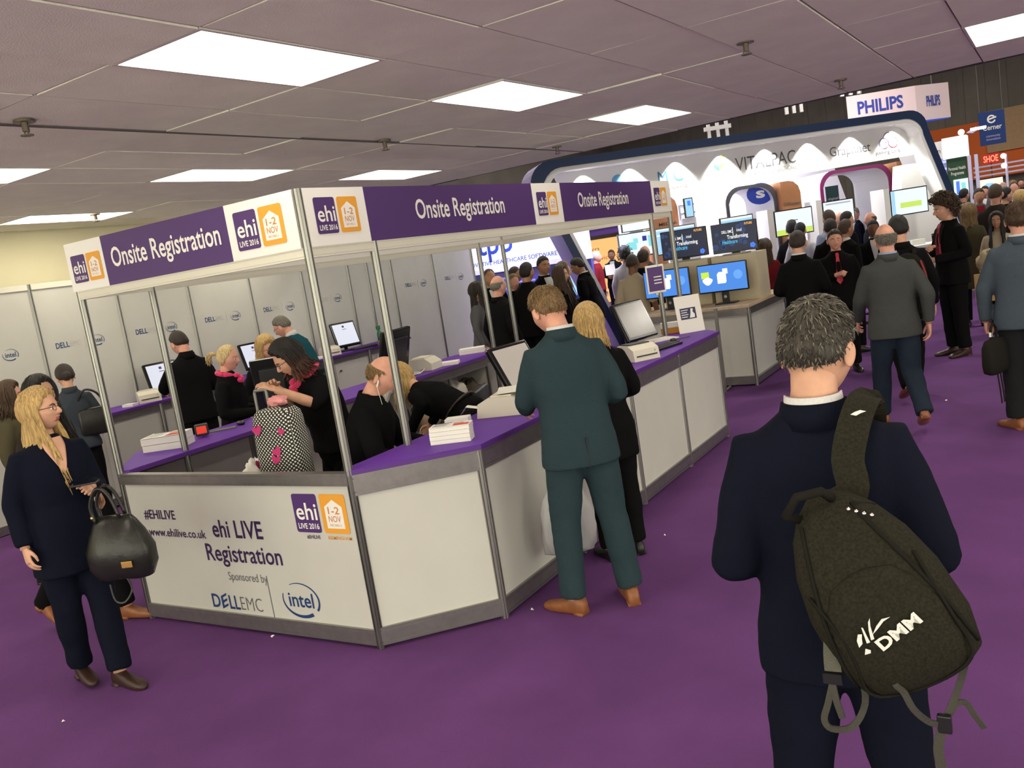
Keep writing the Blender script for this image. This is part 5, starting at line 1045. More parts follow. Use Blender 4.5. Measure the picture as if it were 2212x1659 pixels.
person('person in a navy suit with a backpack on one shoulder, nearest to the viewer', 2.715, -1.14, 13, 1.77, lod=0, tm='navy', bm='navy', hair='short', hm='greydark', skin='fair', collar='white', arms=(((.235, -.09, 1.11), (.12, .22, 1.12)), ((.245, -.09, 1.11), (.12, .22, 1.12))), nod=14, yaw=-24, legs='wide', bulk=1.0, hands=('grip', 'grip'))
person('person in a teal grey suit and tan shoes leaning over the right counter', 1.0, .74, 44, 1.83, lod=0, tm='teal', bm='teal', hair='short', hm='sandy', skin='pink', collar='white', arms=(((.225, .10, 1.15), (.17, .36, 1.07)), 'front'), nod=24, yaw=16, legs='wide', lean=5, shoe='tan', toe=(28, 0))
person('blonde person in black standing behind the teal suited man', .80, 1.50, 48, 1.64, fem=True, lod=1, top='coat', tm='black', bm='black', hair='bob', hm='blonde', arms=('front', 'front'), nod=12, hemz=.70)
person('blonde person in dark blue with glasses walking past with a black handbag', -1.46, -.74, -98, 1.69, fem=True, lod=0, top='blouse', tm='navy', bm='navy', hair='long', hm='blonde', skin='fair', glasses=True, yaw=42, nod=-3, legs='stepl', arms=(((.22, .05, 1.13), (.09, .26, 1.17)), ((.25, -.05, 1.14), (.27, .03, .90))), shoe='dark', shirt='skin', hemz=.70, hands=('grip', 'relaxed'), bulk=1.14, brow='brown', hopen=1.42, vdeep=1.27)
person('person with dark hair hidden behind the walking blonde', -2.42, -.18, -80, 1.71, fem=True, lod=1, top='coat', tm='brown', bm='black', hair='long', hm='black', legs='walk', shoe='tan')
person('brown haired person in dark green cut off by the left picture edge', -3.85, .38, -45, 1.64, fem=True, lod=1, top='coat', tm='olive', bm='black', hair='bob', hm='brown', skin='pink')
person('person in a grey jacket with pinned up dark hair facing the white wall', -4.85, 1.50, 66, 1.66, fem=True, lod=1, top='suit', tm='greyblazer', bm='black', hair='updo', hm='dark', nod=22, arms=('front', 'front'), glasses=True, hemz=.86)
person('person in a black suit using the wall terminal left of the ponytail woman', -4.50, 2.62, 74, 1.79, lod=1, tm='black', bm='black', hair='short', hm='dark', skin='pink', nod=22, yaw=10, arms=('reach', 'front'), collar='black')
person('staff member with a blonde ponytail and pink scarf in profile', -2.86, 1.72, -58, 1.64, fem=True, lod=0, tm='black', bm='black', hair='pony', hm='pale', skin='pink', scarf=PINK, arms=('front', 'front'), nod=8, yaw=-6)
person('smiling blonde person looking down behind the black monitor', -3.02, 2.32, -110, 1.66, fem=True, lod=0, top='suit', tm='black', bm='black', hair='bob', hm='blonde', skin='pink', nod=24, shirt='skin', vdeep=1.3, hopen=.95, arms=('front', 'front'))
person('grey haired person in a teal jumper at the wall terminal', -4.28, 4.16, 100, 1.80, lod=1, top='knit', tm='tealknit', bm='charcoal', hair='short', hm='grey', skin='pink', collar='white', glasses=True, nod=16, yaw=8, lean=22, arms=('reach', 'reach'))
person('staff member with dark red hair and glasses reaching into the dotted bag', -.975, .965, 158, 1.74, fem=True, lod=0, top='blouse', tm='black', bm='black', hair='bob', hm='auburn', skin='fair', glasses=True, lean=15, nod=22, yaw=-8, scarf=PINK, sleeve=.5, arms=(((.25, .20, 1.26), (.10, .40, 1.40)), ((.25, .18, 1.25), (.02, .36, 1.41))), bulk=1.12, hands=('relaxed', 'relaxed'), palm=((.2, -.3, -1), (-.2, -.3, -1)), brow='dark', hopen=1.22, hairm=OMBRE, flick=.06)
person('bald bearded staff member in black seated behind the right counter', -.57, .74, -66, 1.80, lod=0, tm='black', bm='black', hair='bald', hm='sandy', skin='pink', beard='white', legs='sit', nod=22, yaw=-4, lean=14, z0=-.24, arms=(((.28, .18, 1.12), (.14, .40, 1.10)), ((.28, .18, 1.12), (.14, .40, 1.10))), bulk=1.08, feet=False, brow='dark')
person('blonde staff member in black bending over with a metal belt', -.42, 1.80, 95, 1.68, fem=True, lod=0, top='blouse', tm='black', bm='charcoal', hair='bob', hm='blonde', lean=62, nod=10, arms=(((.22, .30, 1.1), (.18, .50, .85)), ((.22, .30, 1.1), (.18, .50, .85))))
person('person in a black jacket and bright red tie facing the viewer', 1.02, 7.75, 196, 1.72, lod=1, tm='black', bm='black', shirt='black', tie='red', hair='short', hm='dark', skin='pink', arms=('down', 'chest'), hands=('relaxed', 'grip'))
person('bald person in a grey jacket and jeans walking away', 2.04, 4.72, 23, 1.78, lod=0, tm='grey', bm='denim', hair='bald', hm='grey', skin='pink', collar='paleblue', legs='walk', arms=('walkf', 'walkb'), shoe='tan', bulk=1.04)
person('dark haired person in black with a red trimmed backpack walking ahead of the bald walker', 1.98, 5.95, 20, 1.81, lod=1, tm='black', bm='black', hair='short', hm='black', legs='walkr', top='coat', hemz=.82, shoe='brown')
person('person with curly brown hair and a dark suit checking a phone', 2.19, 8.40, 128, 1.90, lod=0, tm='black', bm='black', shirt='charcoal', tie='darkred', hair='curly', hm='brown', skin='fair', arms=('front', 'chest'), hands=('grip', 'grip'), yaw=-10, nod=6, shoe='dark')
person('person with long dark hair and a beige top carrying a tan bag', 2.62, 9.95, 176, 1.60, fem=True, lod=1, top='blouse', tm='beige', bm='black', hair='long', hm='black', skin='tan', arms=('front', 'down'))
person('person in a blue grey blazer and tan shoes at the right picture edge', 3.02, 4.62, 2, 1.80, lod=0, tm='bluegrey', bm='charcoal', hair='short', hm='brown', skin='pink', collar='white', arms=(((.27, .0, 1.12), (.27, .06, .86)), 'down'), legs='stand', shoe='tan', hands=('grip', 'relaxed'), toe=(30, 0), bulk=1.06)
# ---- visitors around the stands
person('bald person in a grey suit beside the white screen column', -2.03, 15.98, -105, 1.88, hair='bald', hm='white', skin='pink', tm='charcoal', shirt='white', collar='white')
person('person in a dark red top behind the demo counter', -0.28, 9.41, 35, 1.69, fem=True, hair='long', hm='brown', top='knit', tm='red', bm='charcoal')
person('person with spiky dark hair before the lime footed screen', -0.54, 12.13, 4, 1.85, hair='quiff', hm='black', tm='charcoal', bm='charcoal', collar='white')
person('person in a white shirt with dark hair before the lime footed screen', -0.30, 11.69, -7, 1.82, hair='short', hm='black', top='shirt', tm='white', bm='charcoal')
person('person in a black suit seen from behind next to the red tie man', 0.87, 6.56, 5, 1.79, hair='short', hm='dark', tm='black', bm='black', collar='white', lod=1, arms=('front','front'))
person('tall person in a pale blue shirt before the stand screen', 0.23, 11.45, 42, 1.95, hair='short', hm='brown', top='shirt', tm='paleblue', bm='navy')
person('person in a black suit seen from behind above the red tie man', 0.58, 9.73, 7, 1.83, hair='short', hm='dark', tm='black', bm='black', collar='white')
person('bald pale person deep in the crowd before the grey headed screen', -0.26, 14.71, -149, 1.88, hair='bald', hm='white', skin='pink', tm='midgrey')
person('dark haired person in the crowd left of the grey haired man', 0.35, 12.11, -49, 1.88, hair='short', hm='black', tm='black', bm='black')
person('person with thinning brown hair in a black suit bending forward, crowd centre', 0.87, 9.20, -39, 1.80, hair='receding', hm='brown', skin='tan', tm='black', bm='black', collar='white')
person('grey haired person in a navy suit facing left under the magenta arch', -0.49, 18.16, 100, 1.89, hair='short', hm='grey', tm='navy', bm='navy', skin='pink', shirt='white')
person('bald person in charcoal in the crowd below the copper side panel', 0.53, 13.41, 129, 1.80, hair='bald', hm='brown', skin='pink', tm='charcoal', bm='charcoal')
person('person in a black suit and white shirt facing the viewer behind the bald walker', 1.02, 10.47, -171, 1.71, hair='short', hm='black', skin='brown', tm='black', bm='black', shirt='white', collar='white')
person('bald person in glasses beside the right hand screen column', 0.26, 16.48, 109, 1.87, hair='bald', hm='white', skin='pink', top='shirt', tm='white', glasses=True, lod=1)
person('person with long fair hair just behind the curly haired man', 2.23, 10.77, -6, 1.75, fem=True, hair='long', hm='sandy', top='coat', tm='olive', bm='black')
person('person in a grey jacket and pink shirt in the far right crowd', 2.12, 15.04, -166, 1.91, hair='short', hm='dark', skin='tan', tm='midgrey', bm='charcoal', shirt='red')
person('dark haired person in navy below the small blue screen', 1.63, 18.32, -36, 1.94, hair='short', hm='black', tm='navy', bm='navy')
person('tall person in a brown grey suit seen from behind at the right', 2.56, 11.26, -12, 1.95, hair='short', hm='brown', tm='brown', bm='charcoal', skin='pink')
person('dark haired person in black right of the tall brown suited person', 2.57, 14.12, -58, 1.86, hair='short', hm='black', tm='black', bm='black')
person('person with a white collar far back at the right edge', 2.56, 18.91, -178, 1.91, hair='receding', hm='dark', skin='pink', tm='black', shirt='white', collar='white')
person('blonde person in black at the right picture edge', 2.82, 13.07, -18, 1.79, fem=True, hair='bob', hm='blonde', tm='black', bm='black', top='coat')
person('person in an olive coat cut by the right picture edge', 2.95, 10.49, 61, 1.64, fem=True, hair='short', hm='brown', top='coat', tm='olive', bm='black', arms=('front','down'))
person('person facing the viewer between the two rear booth posts, leftmost', -3.86, 7.63, -127, 1.87, hair='receding', hm='brown', skin='tan', tm='black', bm='black', shirt='white')
person('bald person in a dark coat between the rear booth posts', -2.53, 5.72, -18, 1.80, hair='bald', hm='grey', skin='pink', top='coat', tm='black', bm='black', lod=1)
person('brown haired person behind the second rear post', -4.33, 9.12, -69, 1.83, hair='short', hm='brown', skin='tan', tm='charcoal')
person('fair haired person half hidden by the second rear post', -3.67, 7.97, -119, 1.75, fem=True, hair='short', hm='sandy', skin='pink', tm='black')
person('person in a long black suit with thinning hair right of the rear posts', -2.99, 7.24, -10, 1.89, hair='receding', hm='black', skin='tan', tm='black', bm='black', lod=1)
person('tall person in an open white shirt and dark blazer before the blue stand', -3.28, 8.26, -121, 1.93, hair='short', hm='dark', skin='tan', tm='black', bm='black', shirt='white', collar='white', lod=1)
person('person with long brown hair in profile above the teal suited man', -2.31, 6.93, -82, 1.79, fem=True, hair='long', hm='brown', tm='black', bm='black', lod=1)
person('person with fair hair and a black jacket behind the long haired one', -2.61, 7.58, -52, 1.82, fem=True, hair='long', hm='sandy', top='coat', tm='black', bm='black', arms=('elbowout','elbowout'))
person('person in a grey patterned coat cut off by the last wall panel', -3.36, 6.49, -66, 1.74, fem=True, hair='long', hm='dark', top='coat', tm='midgrey', bm='black')
person('distant dark haired person before the glowing cream wall', -8.53, 20.23, -143, 1.92, hair='short', hm='dark', skin='tan', tm='black')
person('person in a black suit bending left beside the navy leg', -2.90, 8.96, 97, 1.85, hair='short', hm='dark', skin='tan', tm='black', bm='black', collar='white', lean=8, nod=15, lod=1, arms=('front','front'))
person('white haired person in red before the orange wall', -5.52, 14.71, -74, 1.84, hair='short', hm='white', skin='pink', top='shirt', tm='red')
person('person in an open white shirt reading papers on the blue platform', -5.94, 16.47, -165, 1.70, hair='short', hm='brown', skin='tan', tm='charcoal', bm='navy', shirt='white', collar='white', arms=('front','front'), lod=1, z0=.1)
person('dark haired person in a pale jacket before the aqua screen', -3.51, 11.80, 14, 1.83, hair='curly', hm='black', top='coat', tm='white', bm='charcoal', hemz=.8)
person('close cropped person in a beige short sleeved shirt', -1.61, 7.73, 4, 1.79, hair='buzz', hm='dark', skin='brown', top='shirt', tm='beige', bm='black', sleeve=.5, lod=1)
person('person in a navy suit beside the left blue monitor', -1.88, 8.76, -7, 1.80, hair='short', hm='dark', skin='tan', tm='navy', bm='black', lod=1)
person('bald person in grey peeping over the navy suited one', -2.81, 11.05, -127, 1.84, hair='bald', hm='white', skin='pink', tm='midgrey')
person('far bald person under the red lit sign', 2.12, 24.64, -28, 1.95, hair='bald', hm='white', skin='pink', tm='charcoal')
person('far sandy haired person right of the red lit sign', 2.23, 28.29, -98, 1.95, hair='short', hm='sandy', skin='pink', tm='charcoal')
person('farthest dark haired person at the right picture edge', 2.39, 30.79, -169, 1.95, hair='short', hm='dark', skin='pink', tm='black')
person('far person in grey beside the lit doorway', 1.84, 22.05, -197, 1.92, hair='short', hm='dark', skin='pink', tm='midgrey', shirt='white')
# ------------------------------------------------------------------ things people carry, and furniture behind the counter
PACK = cloth('pack_olive', (.021, .0195, .0135), nz=.3, bump=.25); PACKD = cloth('pack_dark', (.014, .013, .011)); WEB = mat('webbing', (.045, .042, .034), .8, bump=.3, bscale=300)
bp_ = thing('backpack', 'olive black backpack with a white printed logo hanging on the navy suited person', 'backpack', (2.955, -1.355, .935))
a = math.radians(13); R0 = Vector((math.cos(a), math.sin(a), 0)); BY = Vector((-math.sin(a), math.cos(a), 0)); ro = math.radians(25)
BX = R0*math.cos(ro)+Z*math.sin(ro); BZ = Z*math.cos(ro)-R0*math.sin(ro); BO = Vector(bp_.location)
def BW_(x, y, z): return BO+BX*x+BY*y+BZ*z
PR = [(0, .05, .03), (.012, .095, .055), (.05, .138, .074), (.13, .156, .084), (.24, .152, .080), (.33, .132, .068), (.40, .10, .052), (.44, .066, .036), (.462, .03, .018), (.466, .004, .004)]
def pk(z): return np.interp(z, [p[0] for p in PR], [p[1] for p in PR]), np.interp(z, [p[0] for p in PR], [p[2] for p in PR])
def front_y(x, z):
    w, d = pk(z); return -d-d*(max(0, 1-(abs(x)/w)**2.8))**(1/2.8)
q = MB(); q.loft([[BW_(*(lambda s_: (w*s_[0], -d+d*s_[1], z))(sup(2*math.pi*j/36, 2.8))) for j in range(36)] for z, w, d in PR]); q.build('pack_body', PACK, bp_, True, True)
# front pocket, slightly proud
pz = [(.02, .07), (.05, .105), (.12, .122), (.20, .12), (.26, .10), (.30, .07), (.315, .02)]
q = MB(); rings = []
for z, w in pz: rings.append([BW_(w*math.cos(t), front_y(w*math.cos(t), z)-.012*math.sin(t)**.6 if math.sin(t) > 0 else front_y(w*math.cos(t), z)+.01, z+.02*math.sin(t)*0) for t in np.linspace(0, 2*math.pi, 24, endpoint=False)])
q.loft(rings); q.build('front_pocket', PACK, bp_, True, True)
def piping(pts, r, m, nm): q = MB().tube([BW_(x, front_y(x, z)-o, z) for x, z, o in pts], r, 6); q.build(nm, m, bp_, True, True)
piping([(-.118+.02*math.sin(t*3.1), .30-.22*t, .006) for t in np.linspace(0, 1, 10)]+[(.118*math.sin(t), .075-.045*math.cos(t), .014) for t in np.linspace(-1.35, 1.5, 16)]+[(.122, .10+.2*t, .006) for t in np.linspace(0, 1, 8)], .004, PACKD, 'piping')
piping([(.10-.03*t, .40-.33*t*0-.0, .002) for t in (0,)]+[(.06+.075*math.sin(t*1.6), .43-.36*t, .003) for t in np.linspace(0, 1, 14)], .005, PACKD, 'zip')
piping([(-.06-.075*math.sin(t*1.6), .43-.36*t, .003) for t in np.linspace(0, 1, 14)], .005, PACKD, 'zip')
q = MB(); [q.ball(BW_(.05+.012*k, front_y(.05+.012*k, .425-.01*k)-.006, .425-.01*k), .005) for k in range(4)]; q.build('zip_puller', CHROME, bp_, True, True)
q = MB().tube([BW_(*p) for p in ((-.055, -.05, .44), (-.075, -.075, .47), (-.03, -.09, .50), (.02, -.08, .485), (.03, -.06, .455))], .011, 8); q.build('top_handle', PACKD, bp_, True, True)
# logo on the pocket: three block letters and a crouching winged animal
LG = mat('logo_white', (.72, .72, .66), .6); la = math.radians(14); LU = (BX*math.cos(la)+BZ*math.sin(la)).normalized(); LV = (BZ*math.cos(la)-BX*math.sin(la)).normalized(); LN = LU.cross(LV); LO = BW_(.005, front_y(.0, .165)-.016, .165)
lettering(bp_, 'DMM', LO+LU*.012, LU, LV, LN, .036, LG, width=.105, bold=.035)
for pl in ([(-.052, .02), (-.046, .032), (-.036, .04), (-.03, .036), (-.036, .03), (-.042, .022)], [(-.054, .004), (-.045, .012), (-.04, .004), (-.044, .0)], [(-.036, .018), (-.03, .03), (-.022, .046), (-.02, .044), (-.026, .028), (-.03, .016)], [(-.026, .018), (-.016, .034), (-.006, .046), (.002, .05), (-.008, .038), (-.02, .016)], [(-.016, .024), (-.0, .032), (.016, .036), (.03, .03), (.016, .031), (.0, .027)]):
    MB().slab([(x_*1.15-.012, y_*1.15+.012) for x_, y_ in pl[::-1]], LO+LN*.001, LU, LV, LN, .0012).build('logo_animal', LG, bp_, world=True)
def cr(P, k=4):
    out = []
    for i in range(len(P)-1):
        a, b, c, d = P[max(i-1, 0)], P[i], P[i+1], P[min(i+2, len(P)-1)]
        for j in range(k):
            t = j/k; out.append(.5*((2*b)+(c-a)*t+(2*a-5*b+4*c-d)*t*t+(3*b-a-3*c+d)*t**3))
    return out+[P[-1]]
def ribbon(pts, w, m, nm, th=.0025, face=None):
    """flat strap; width direction stays perpendicular to the path, facing the given side"""
    pts = cr([Vector(p) for p in pts]); q = MB(); rr = []; fc = Vector(face or (0, -1, 0))
    for i, p in enumerate(pts):
        t = (pts[min(i+1, len(pts)-1)]-pts[max(i-1, 0)]).normalized(); s_ = t.cross(fc)
        s_ = s_.normalized() if s_.length > 1e-4 else Vector((1, 0, 0)); n_ = s_.cross(t)
        rr.append([p+s_*w/2+n_*th, p-s_*w/2+n_*th, p-s_*w/2-n_*th, p+s_*w/2-n_*th])
    q.loft(rr); return q.build(nm, m, bp_, world=True)
ribbon([BW_(-.01, -.03, .43), (2.832, -1.365, 1.345), (2.822, -1.325, 1.41), (2.830, -1.290, 1.465), (2.838, -1.235, 1.505), (2.842, -1.17, 1.520), (2.838, -1.10, 1.505), (2.83, -1.035, 1.45), (2.82, -1.01, 1.38)], .072, PACK, 'shoulder_strap', .006, (.2, -1, .6))
LO2 = Vector((2.842, -1.262, 1.508)); ln_ = Vector((.05, -.75, .66)).normalized(); lu_ = Vector((1, .15, 0)).normalized(); lv_ = ln_.cross(lu_)
MB().slab([(-.016, -.004), (-.004, -.008), (.006, -.002), (.018, .002), (.006, .006), (-.006, .002)], LO2, lu_, lv_, ln_, .002).build('strap_logo', LG, bp_, world=True)
ribbon([(2.80, -1.50, 1.12), (2.79, -1.52, 1.04), (2.79, -1.53, .99)], .036, mat('strap_mesh', (.10, .10, .075), .9, bump=.5, bscale=200), 'strap_pad', .006)
MB().box(-.02, .02, -.006, .006, -.012, .012).shift((2.788, -1.535, .975)).build('buckle', BLACKP, bp_, world=True)
ribbon([(2.787, -1.535, .965), (2.775, -1.55, .92), (2.765, -1.555, .885), (2.78, -1.56, .868), (2.82, -1.54, .868), (2.845, -1.51, .91), (2.843, -1.49, .97), (2.86, -1.45, 1.02), (2.88, -1.42, 1.05)], .014, WEB, 'web_strap')
ribbon([(2.787, -1.537, .96), (2.795, -1.552, .93), (2.805, -1.557, .895)], .014, WEB, 'web_tail')
ribbon([(2.93, -1.42, 1.02), (2.91, -1.52, .985), (2.93, -1.525, .955), (2.945, -1.525, .92), (2.97, -1.515, .89), (2.995, -1.505, .88)], .014, WEB, 'web_strap')
ribbon([(3.0, -1.50, .885), (3.02, -1.48, .93), (3.035, -1.465, .97), (3.05, -1.42, 1.02)], .014, WEB, 'web_strap'); ribbon([(3.01, -1.49, .90), (3.022, -1.48, .918), (3.04, -1.47, .918), (3.055, -1.468, .89), (3.07, -1.46, .86)], .012, WEB, 'web_tail')
ribbon([(2.995, -1.505, .875), (2.985, -1.515, .83), (2.99, -1.525, .78), (2.99, -1.52, .72)], .02, WEB, 'web_strap'); MB().bbox(-.014, .014, -.008, .008, -.02, .02, .003).shift((3.0, -1.503, .883)).build('buckle', BLACKP, bp_, world=True)
# walking woman's handbag and phone
hb = thing('handbag', 'soft black leather handbag with a gold tag on the walking blonde\'s arm', 'handbag', (-1.06, -.70, .64), math.radians(25)); BLK = mat('bag_leather', (.012, .012, .010), .32, nz=.2, nscale=10, bump=.15, bscale=18)
q = MB(); q.loft([[(lambda s_: (w*s_[0], d*s_[1], z-.02*abs(s_[0])*(z < .02)))(sup(2*math.pi*j/32, 2.6)) for j in range(32)] for z, w, d in ((0, .10, .05), (.01, .15, .075), (.06, .185, .095), (.15, .185, .10), (.24, .15, .075), (.30, .12, .045), (.33, .10, .02), (.335, .09, .008))]); q.build('bag_body', BLK, hb, smooth=True)
MB().bbox(-.03+.08, .03+.08, -.108, -.098, .07, .105, .003).build('gold_tag', mat('gold', (.75, .48, .14), .25, .9), hb)
for dy in (-.03, .03): MB().tube(cr([Vector(p) for p in ((-.09, dy, .31), (-.10, dy, .40), (-.06, dy, .48), (-.02, dy, .49), (.02, dy, .44), (.05, dy, .33))]), .010, 8).build('handle', BLK, hb, smooth=True)
MB().tube(cr([Vector(p) for p in ((.03, -.06, .02), (.07, -.09, -.05), (.03, -.11, -.11), (-.03, -.10, -.10), (-.06, -.07, -.02))]), .006, 6, flat=.5).build('strap', BLK, hb)
MB().ball((-.10, -.03, .34), .012).build('ring', mat('gold', (.75, .48, .14), .25, .9), hb)
ph = thing('mobile_phone', 'dark mobile phone in the walking blonde\'s hand', 'phone', (-1.14, -.77, 1.165), math.radians(-50)); MB().bbox(-.035, .035, -.07, .07, 0, .009, .003).build('case', BLACKP, ph); MB().box(-.031, .031, -.064, .064, .009, .0098).build('screen', GLASSBLK, ph)
# shoulder bag of the woman at the wall
sb = thing('shoulder_bag', 'black shoulder bag on the grey jacketed woman at the wall', 'bag', (-4.70, 1.60, .93), math.radians(60)); MB().bbox(-.15, .15, -.05, .05, 0, .27, .03).build('bag_body', BLK, sb, smooth=True); MB().tube(cr([Vector(p) for p in ((-.12, 0, .26), (-.11, -.02, .36), (-.04, -.05, .45), (.06, -.03, .40), (.12, 0, .26))]), .011, 8).build('strap', BLK, sb)
# carrier bag held at the counter
CB = mat('carrier_plastic', (.42, .41, .42), .35, spec=.5); cb = thing('carrier_bag', 'crumpled pale plastic carrier bag hanging by the teal suited person', 'carrier bag', (.72, .97, .22), math.radians(40))
q = MB(); random.seed(5); pr = [(.0, .10, .03), (.02, .15, .05), (.12, .165, .075), (.26, .15, .07), (.36, .12, .05), (.44, .07, .025), (.52, .04, .012), (.62, .025, .01)]
q.loft([[((w*(1+.07*math.sin(5*t+9*z)+.05*math.sin(11*t-14*z)))*math.cos(t), (d*(1+.25*math.sin(7*t+11*z)))*math.sin(t), z+.014*math.sin(4*t+8*z)*(z > 0)) for t in np.linspace(0, 2*math.pi, 36, endpoint=False)] for z, w, d in pr]); q.build('bag_body', CB, cb, smooth=True)
for s_ in (-1, 1): MB().tube([(s_*.03, 0, .5), (s_*.035, .0, .62), (0, 0, .72)], .007, 6, flat=.4).build('handle', CB, cb)
# bag of the man at the right picture edge
eb = thing('soft_briefcase', 'black soft briefcase with hanging straps carried at the right edge', 'briefcase', (2.80, 4.44, .50), math.radians(70)); q = MB(); q.loft([[(lambda s_: (w*s_[0], d*s_[1], z))(sup(2*math.pi*j/28, 3)) for j in range(28)] for z, w, d in ((0, .10, .03), (.02, .15, .055), (.08, .165, .06), (.22, .16, .055), (.27, .13, .04), (.285, .05, .015))]); q.build('bag_body', PACKD, eb, smooth=True)
MB().tube([(-.05, 0, .27), (-.045, 0, .36), (0, 0, .40), (.045, 0, .36), (.05, 0, .27)], .011, 8).build('handle', PACKD, eb); MB().box(-.012, .012, -.008, .008, .30, .335).shift((-.048, 0, 0)).build('tag', PAPER, eb)
for k in (-.03, .02): MB().tube([(k, -.02, .01), (k+.004, -.03, -.12), (k+.02, -.03, -.24)], .014, 6, flat=.15).build('strap', PACKD, eb)
# red trimmed backpack and tan bag in the crowd
rb = thing('day_pack', 'black day pack with red trim on the walker ahead of the bald person', 'backpack', (2.06, 5.66, 1.02), math.radians(20)); q = MB(); q.loft([[(lambda s_: (w*s_[0], -.02+d*s_[1], z))(sup(2*math.pi*j/24, 2.8)) for j in range(24)] for z, w, d in ((0, .12, .05), (.04, .16, .085), (.2, .165, .095), (.34, .14, .08), (.42, .08, .04), (.44, .02, .01))]); q.build('pack_body', PACKD, rb, smooth=True); MB().tube([(.10, -.09, .36), (.13, -.105, .24), (.15, -.09, .1)], .009, 6).build('red_trim', mat('trim_red', (.3, .02, .02), .6), rb)
for s_ in (-1, 1): MB().tube([(s_*.09, .06, .42), (s_*.1, .12, .46), (s_*.11, .2, .44)], .018, 6, flat=.4).build('strap', PACKD, rb)
tbg = thing('paper_carrier', 'tan paper carrier bag held by the long haired person in beige', 'carrier bag', (2.48, 9.62, .48), math.radians(10)); MB().bbox(-.15, .15, -.06, .06, 0, .36, .006).build('bag_body', mat('kraft_warm', (.42, .24, .09), .7), tbg)
for dy in (-.04, .04): MB().tube([(-.06, dy, .35), (-.05, dy, .45), (.05, dy, .45), (.06, dy, .35)], .006, 6).build('handle', mat('kraft', (.34, .22, .12), .8), tbg)
lump('cream_shawl', 'cream bundle held above the tan paper bag', 'shawl', (2.50, 9.60, .87), (.13, .09, .13), cloth('shawl_cream', (.45, .36, .22)), 17)
t = thing('visitor_card', 'white card held by the curly haired person', 'card', (1.93, 8.27, 1.12), math.radians(128)); MB().bbox(-.07, .07, -.05, .05, 0, .012, .002).build('card', PAPER, t)
t = thing('paper_sheaf', 'sheaf of white papers held on the blue platform', 'papers', (-5.78, 15.95, 1.22), math.radians(30)); q = MB().box(-.12, .12, -.004, .004, 0, .3); q.xf(Matrix.Rotation(math.radians(-35), 4, 'X')); q.build('sheets', PAPER, t)
# seats behind the counter
bst = thing('bar_stool', 'high black stool under the seated bearded staff member', 'stool', (-.46, .82, 0)); MB().cyl((0, 0), .18, .60, .65, 22).build('seat', BLACKP, bst); MB().cyl((0, 0), .028, .03, .60, 12).build('column', CHROME, bst); MB().cyl((0, 0), .21, 0, .03, 24).build('base', CHROME, bst); MB().tube([(.17*math.cos(t), .17*math.sin(t), .26) for t in np.linspace(0, 2*math.pi, 20)], .01, 6).build('foot_ring', CHROME, bst)
ch = thing('office_chair', 'black office chair with padded arms beside the bent over woman', 'chair', (-.30, 2.18, 0), math.radians(-70)); MB().bbox(-.24, .24, -.24, .24, .62, .70, .03).build('seat', BLACKP, ch, smooth=True); MB().bbox(-.22, .22, -.27, -.22, .74, 1.06, .02).build('backrest', BLACKP, ch, smooth=True); MB().cyl((0, 0), .03, .1, .62, 12).build('column', CHROME, ch)
for s_ in (-1, 1): MB().tube([(s_*.26, -.12, .66), (s_*.29, -.12, .84), (s_*.29, .12, .85)], .02, 8).build('arm', DARKP, ch)
for k in range(5): a = k*2*math.pi/5; MB().tube([(0, 0, .1), (.28*math.cos(a), .28*math.sin(a), .06)], .02, 6).build('base_arm', DARKP, ch)
for k in range(5): a = k*2*math.pi/5; MB().ball((.28*math.cos(a), .28*math.sin(a), .032), .032, n=10, m=6).build('caster', BLACKP, ch)
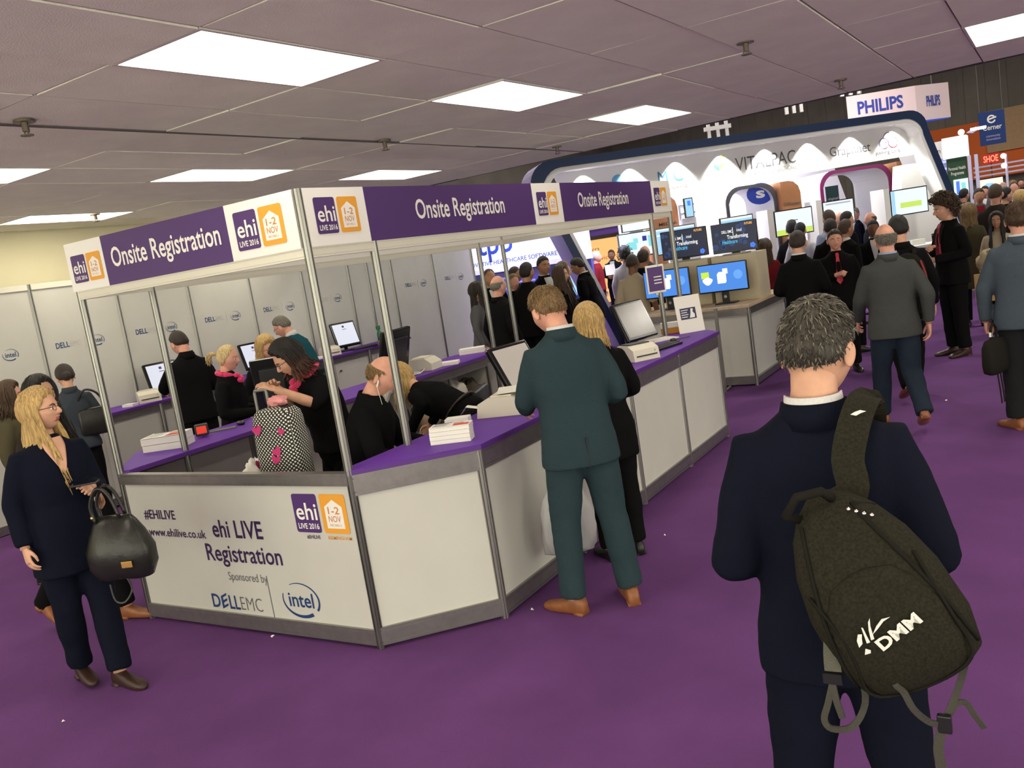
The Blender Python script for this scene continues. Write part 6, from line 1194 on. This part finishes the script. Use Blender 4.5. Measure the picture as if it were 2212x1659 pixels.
# small worn things
rt, hc_, tf_, s_ = PEOPLE['blonde staff member in black bending over with a metal belt']
q = MB(); q.tube([tf_((.168*math.cos(t), .135*math.sin(t), 1.06)) for t in np.linspace(0, 2*math.pi, 30)], .018, 6, flat=.4); q.build('belt', mat('belt_metal', (.55, .52, .42), .25, .9), rt)
rt, hc_, tf_, s_ = PEOPLE['bald bearded staff member in black seated behind the right counter']
q = MB(); Rm_ = Matrix.Rotation(math.radians(-4), 3, 'Z') @ Matrix.Rotation(-math.radians(22)-math.radians(14)*.55, 3, 'X'); wp = lambda p: hc_+Rm_ @ Vector(p)*s_*1.05
q.tube([wp((.083, -.004, -.008)), wp((.088, .004, -.02)), wp((.088, .006, -.048))], .0055, 8); q.build('earphone', PAPER, rt)
q = MB().tube([wp((.088, .006, -.048)), wp((.088, .045, -.10)), wp((.06, .075, -.16)), wp((.03, .06, -.22)), wp((.0, .05, -.25))], .0018, 5); q.build('earphone_cable', PAPER, rt)
rt, hc_, tf_, s_ = PEOPLE['person in a teal grey suit and tan shoes leaning over the right counter']
MB().box(-.003, .003, -.160, -.150, .84, 1.0).build('back_vent', INKK, rt)
rt, hc_, tf_, s_ = PEOPLE['blonde person in dark blue with glasses walking past with a black handbag']
q = MB().tube([tf_((.062*math.sin(t), .060+.055*math.cos(t), 1.455-.045*math.cos(t*.5)**2*1.2)) for t in np.linspace(-1.9, 1.9, 16)], .0014, 5); q.build('necklace', mat('gold', (.75, .48, .14), .25, .9), rt)
# litter on the carpet
for k, (x, y) in enumerate([(-1.22, -1.13), (-.81, -.05), (.62, .62), (1.94, .63), (.91, 1.89), (.60, 1.05), (1.64, 2.15), (1.31, 6.02), (2.28, 5.8), (1.79, 5.6), (.80, 4.3)]):
    o = MB().add([(0, 0, .001), (.018+.004*(k % 3), .003, .008), (.016, .014, .002), (-.002, .012, .006), (.007, .007, .014)], [(0, 1, 4), (1, 2, 4), (2, 3, 4), (3, 0, 4), (3, 2, 1, 0)]).build('paper_scrap', PAPER)
    o.location = (x, y, 0); o.rotation_euler = (0, 0, k*1.3); tag(o, 'tiny white scrap of paper lying on the purple carpet', 'litter', 'paper scraps on the carpet')
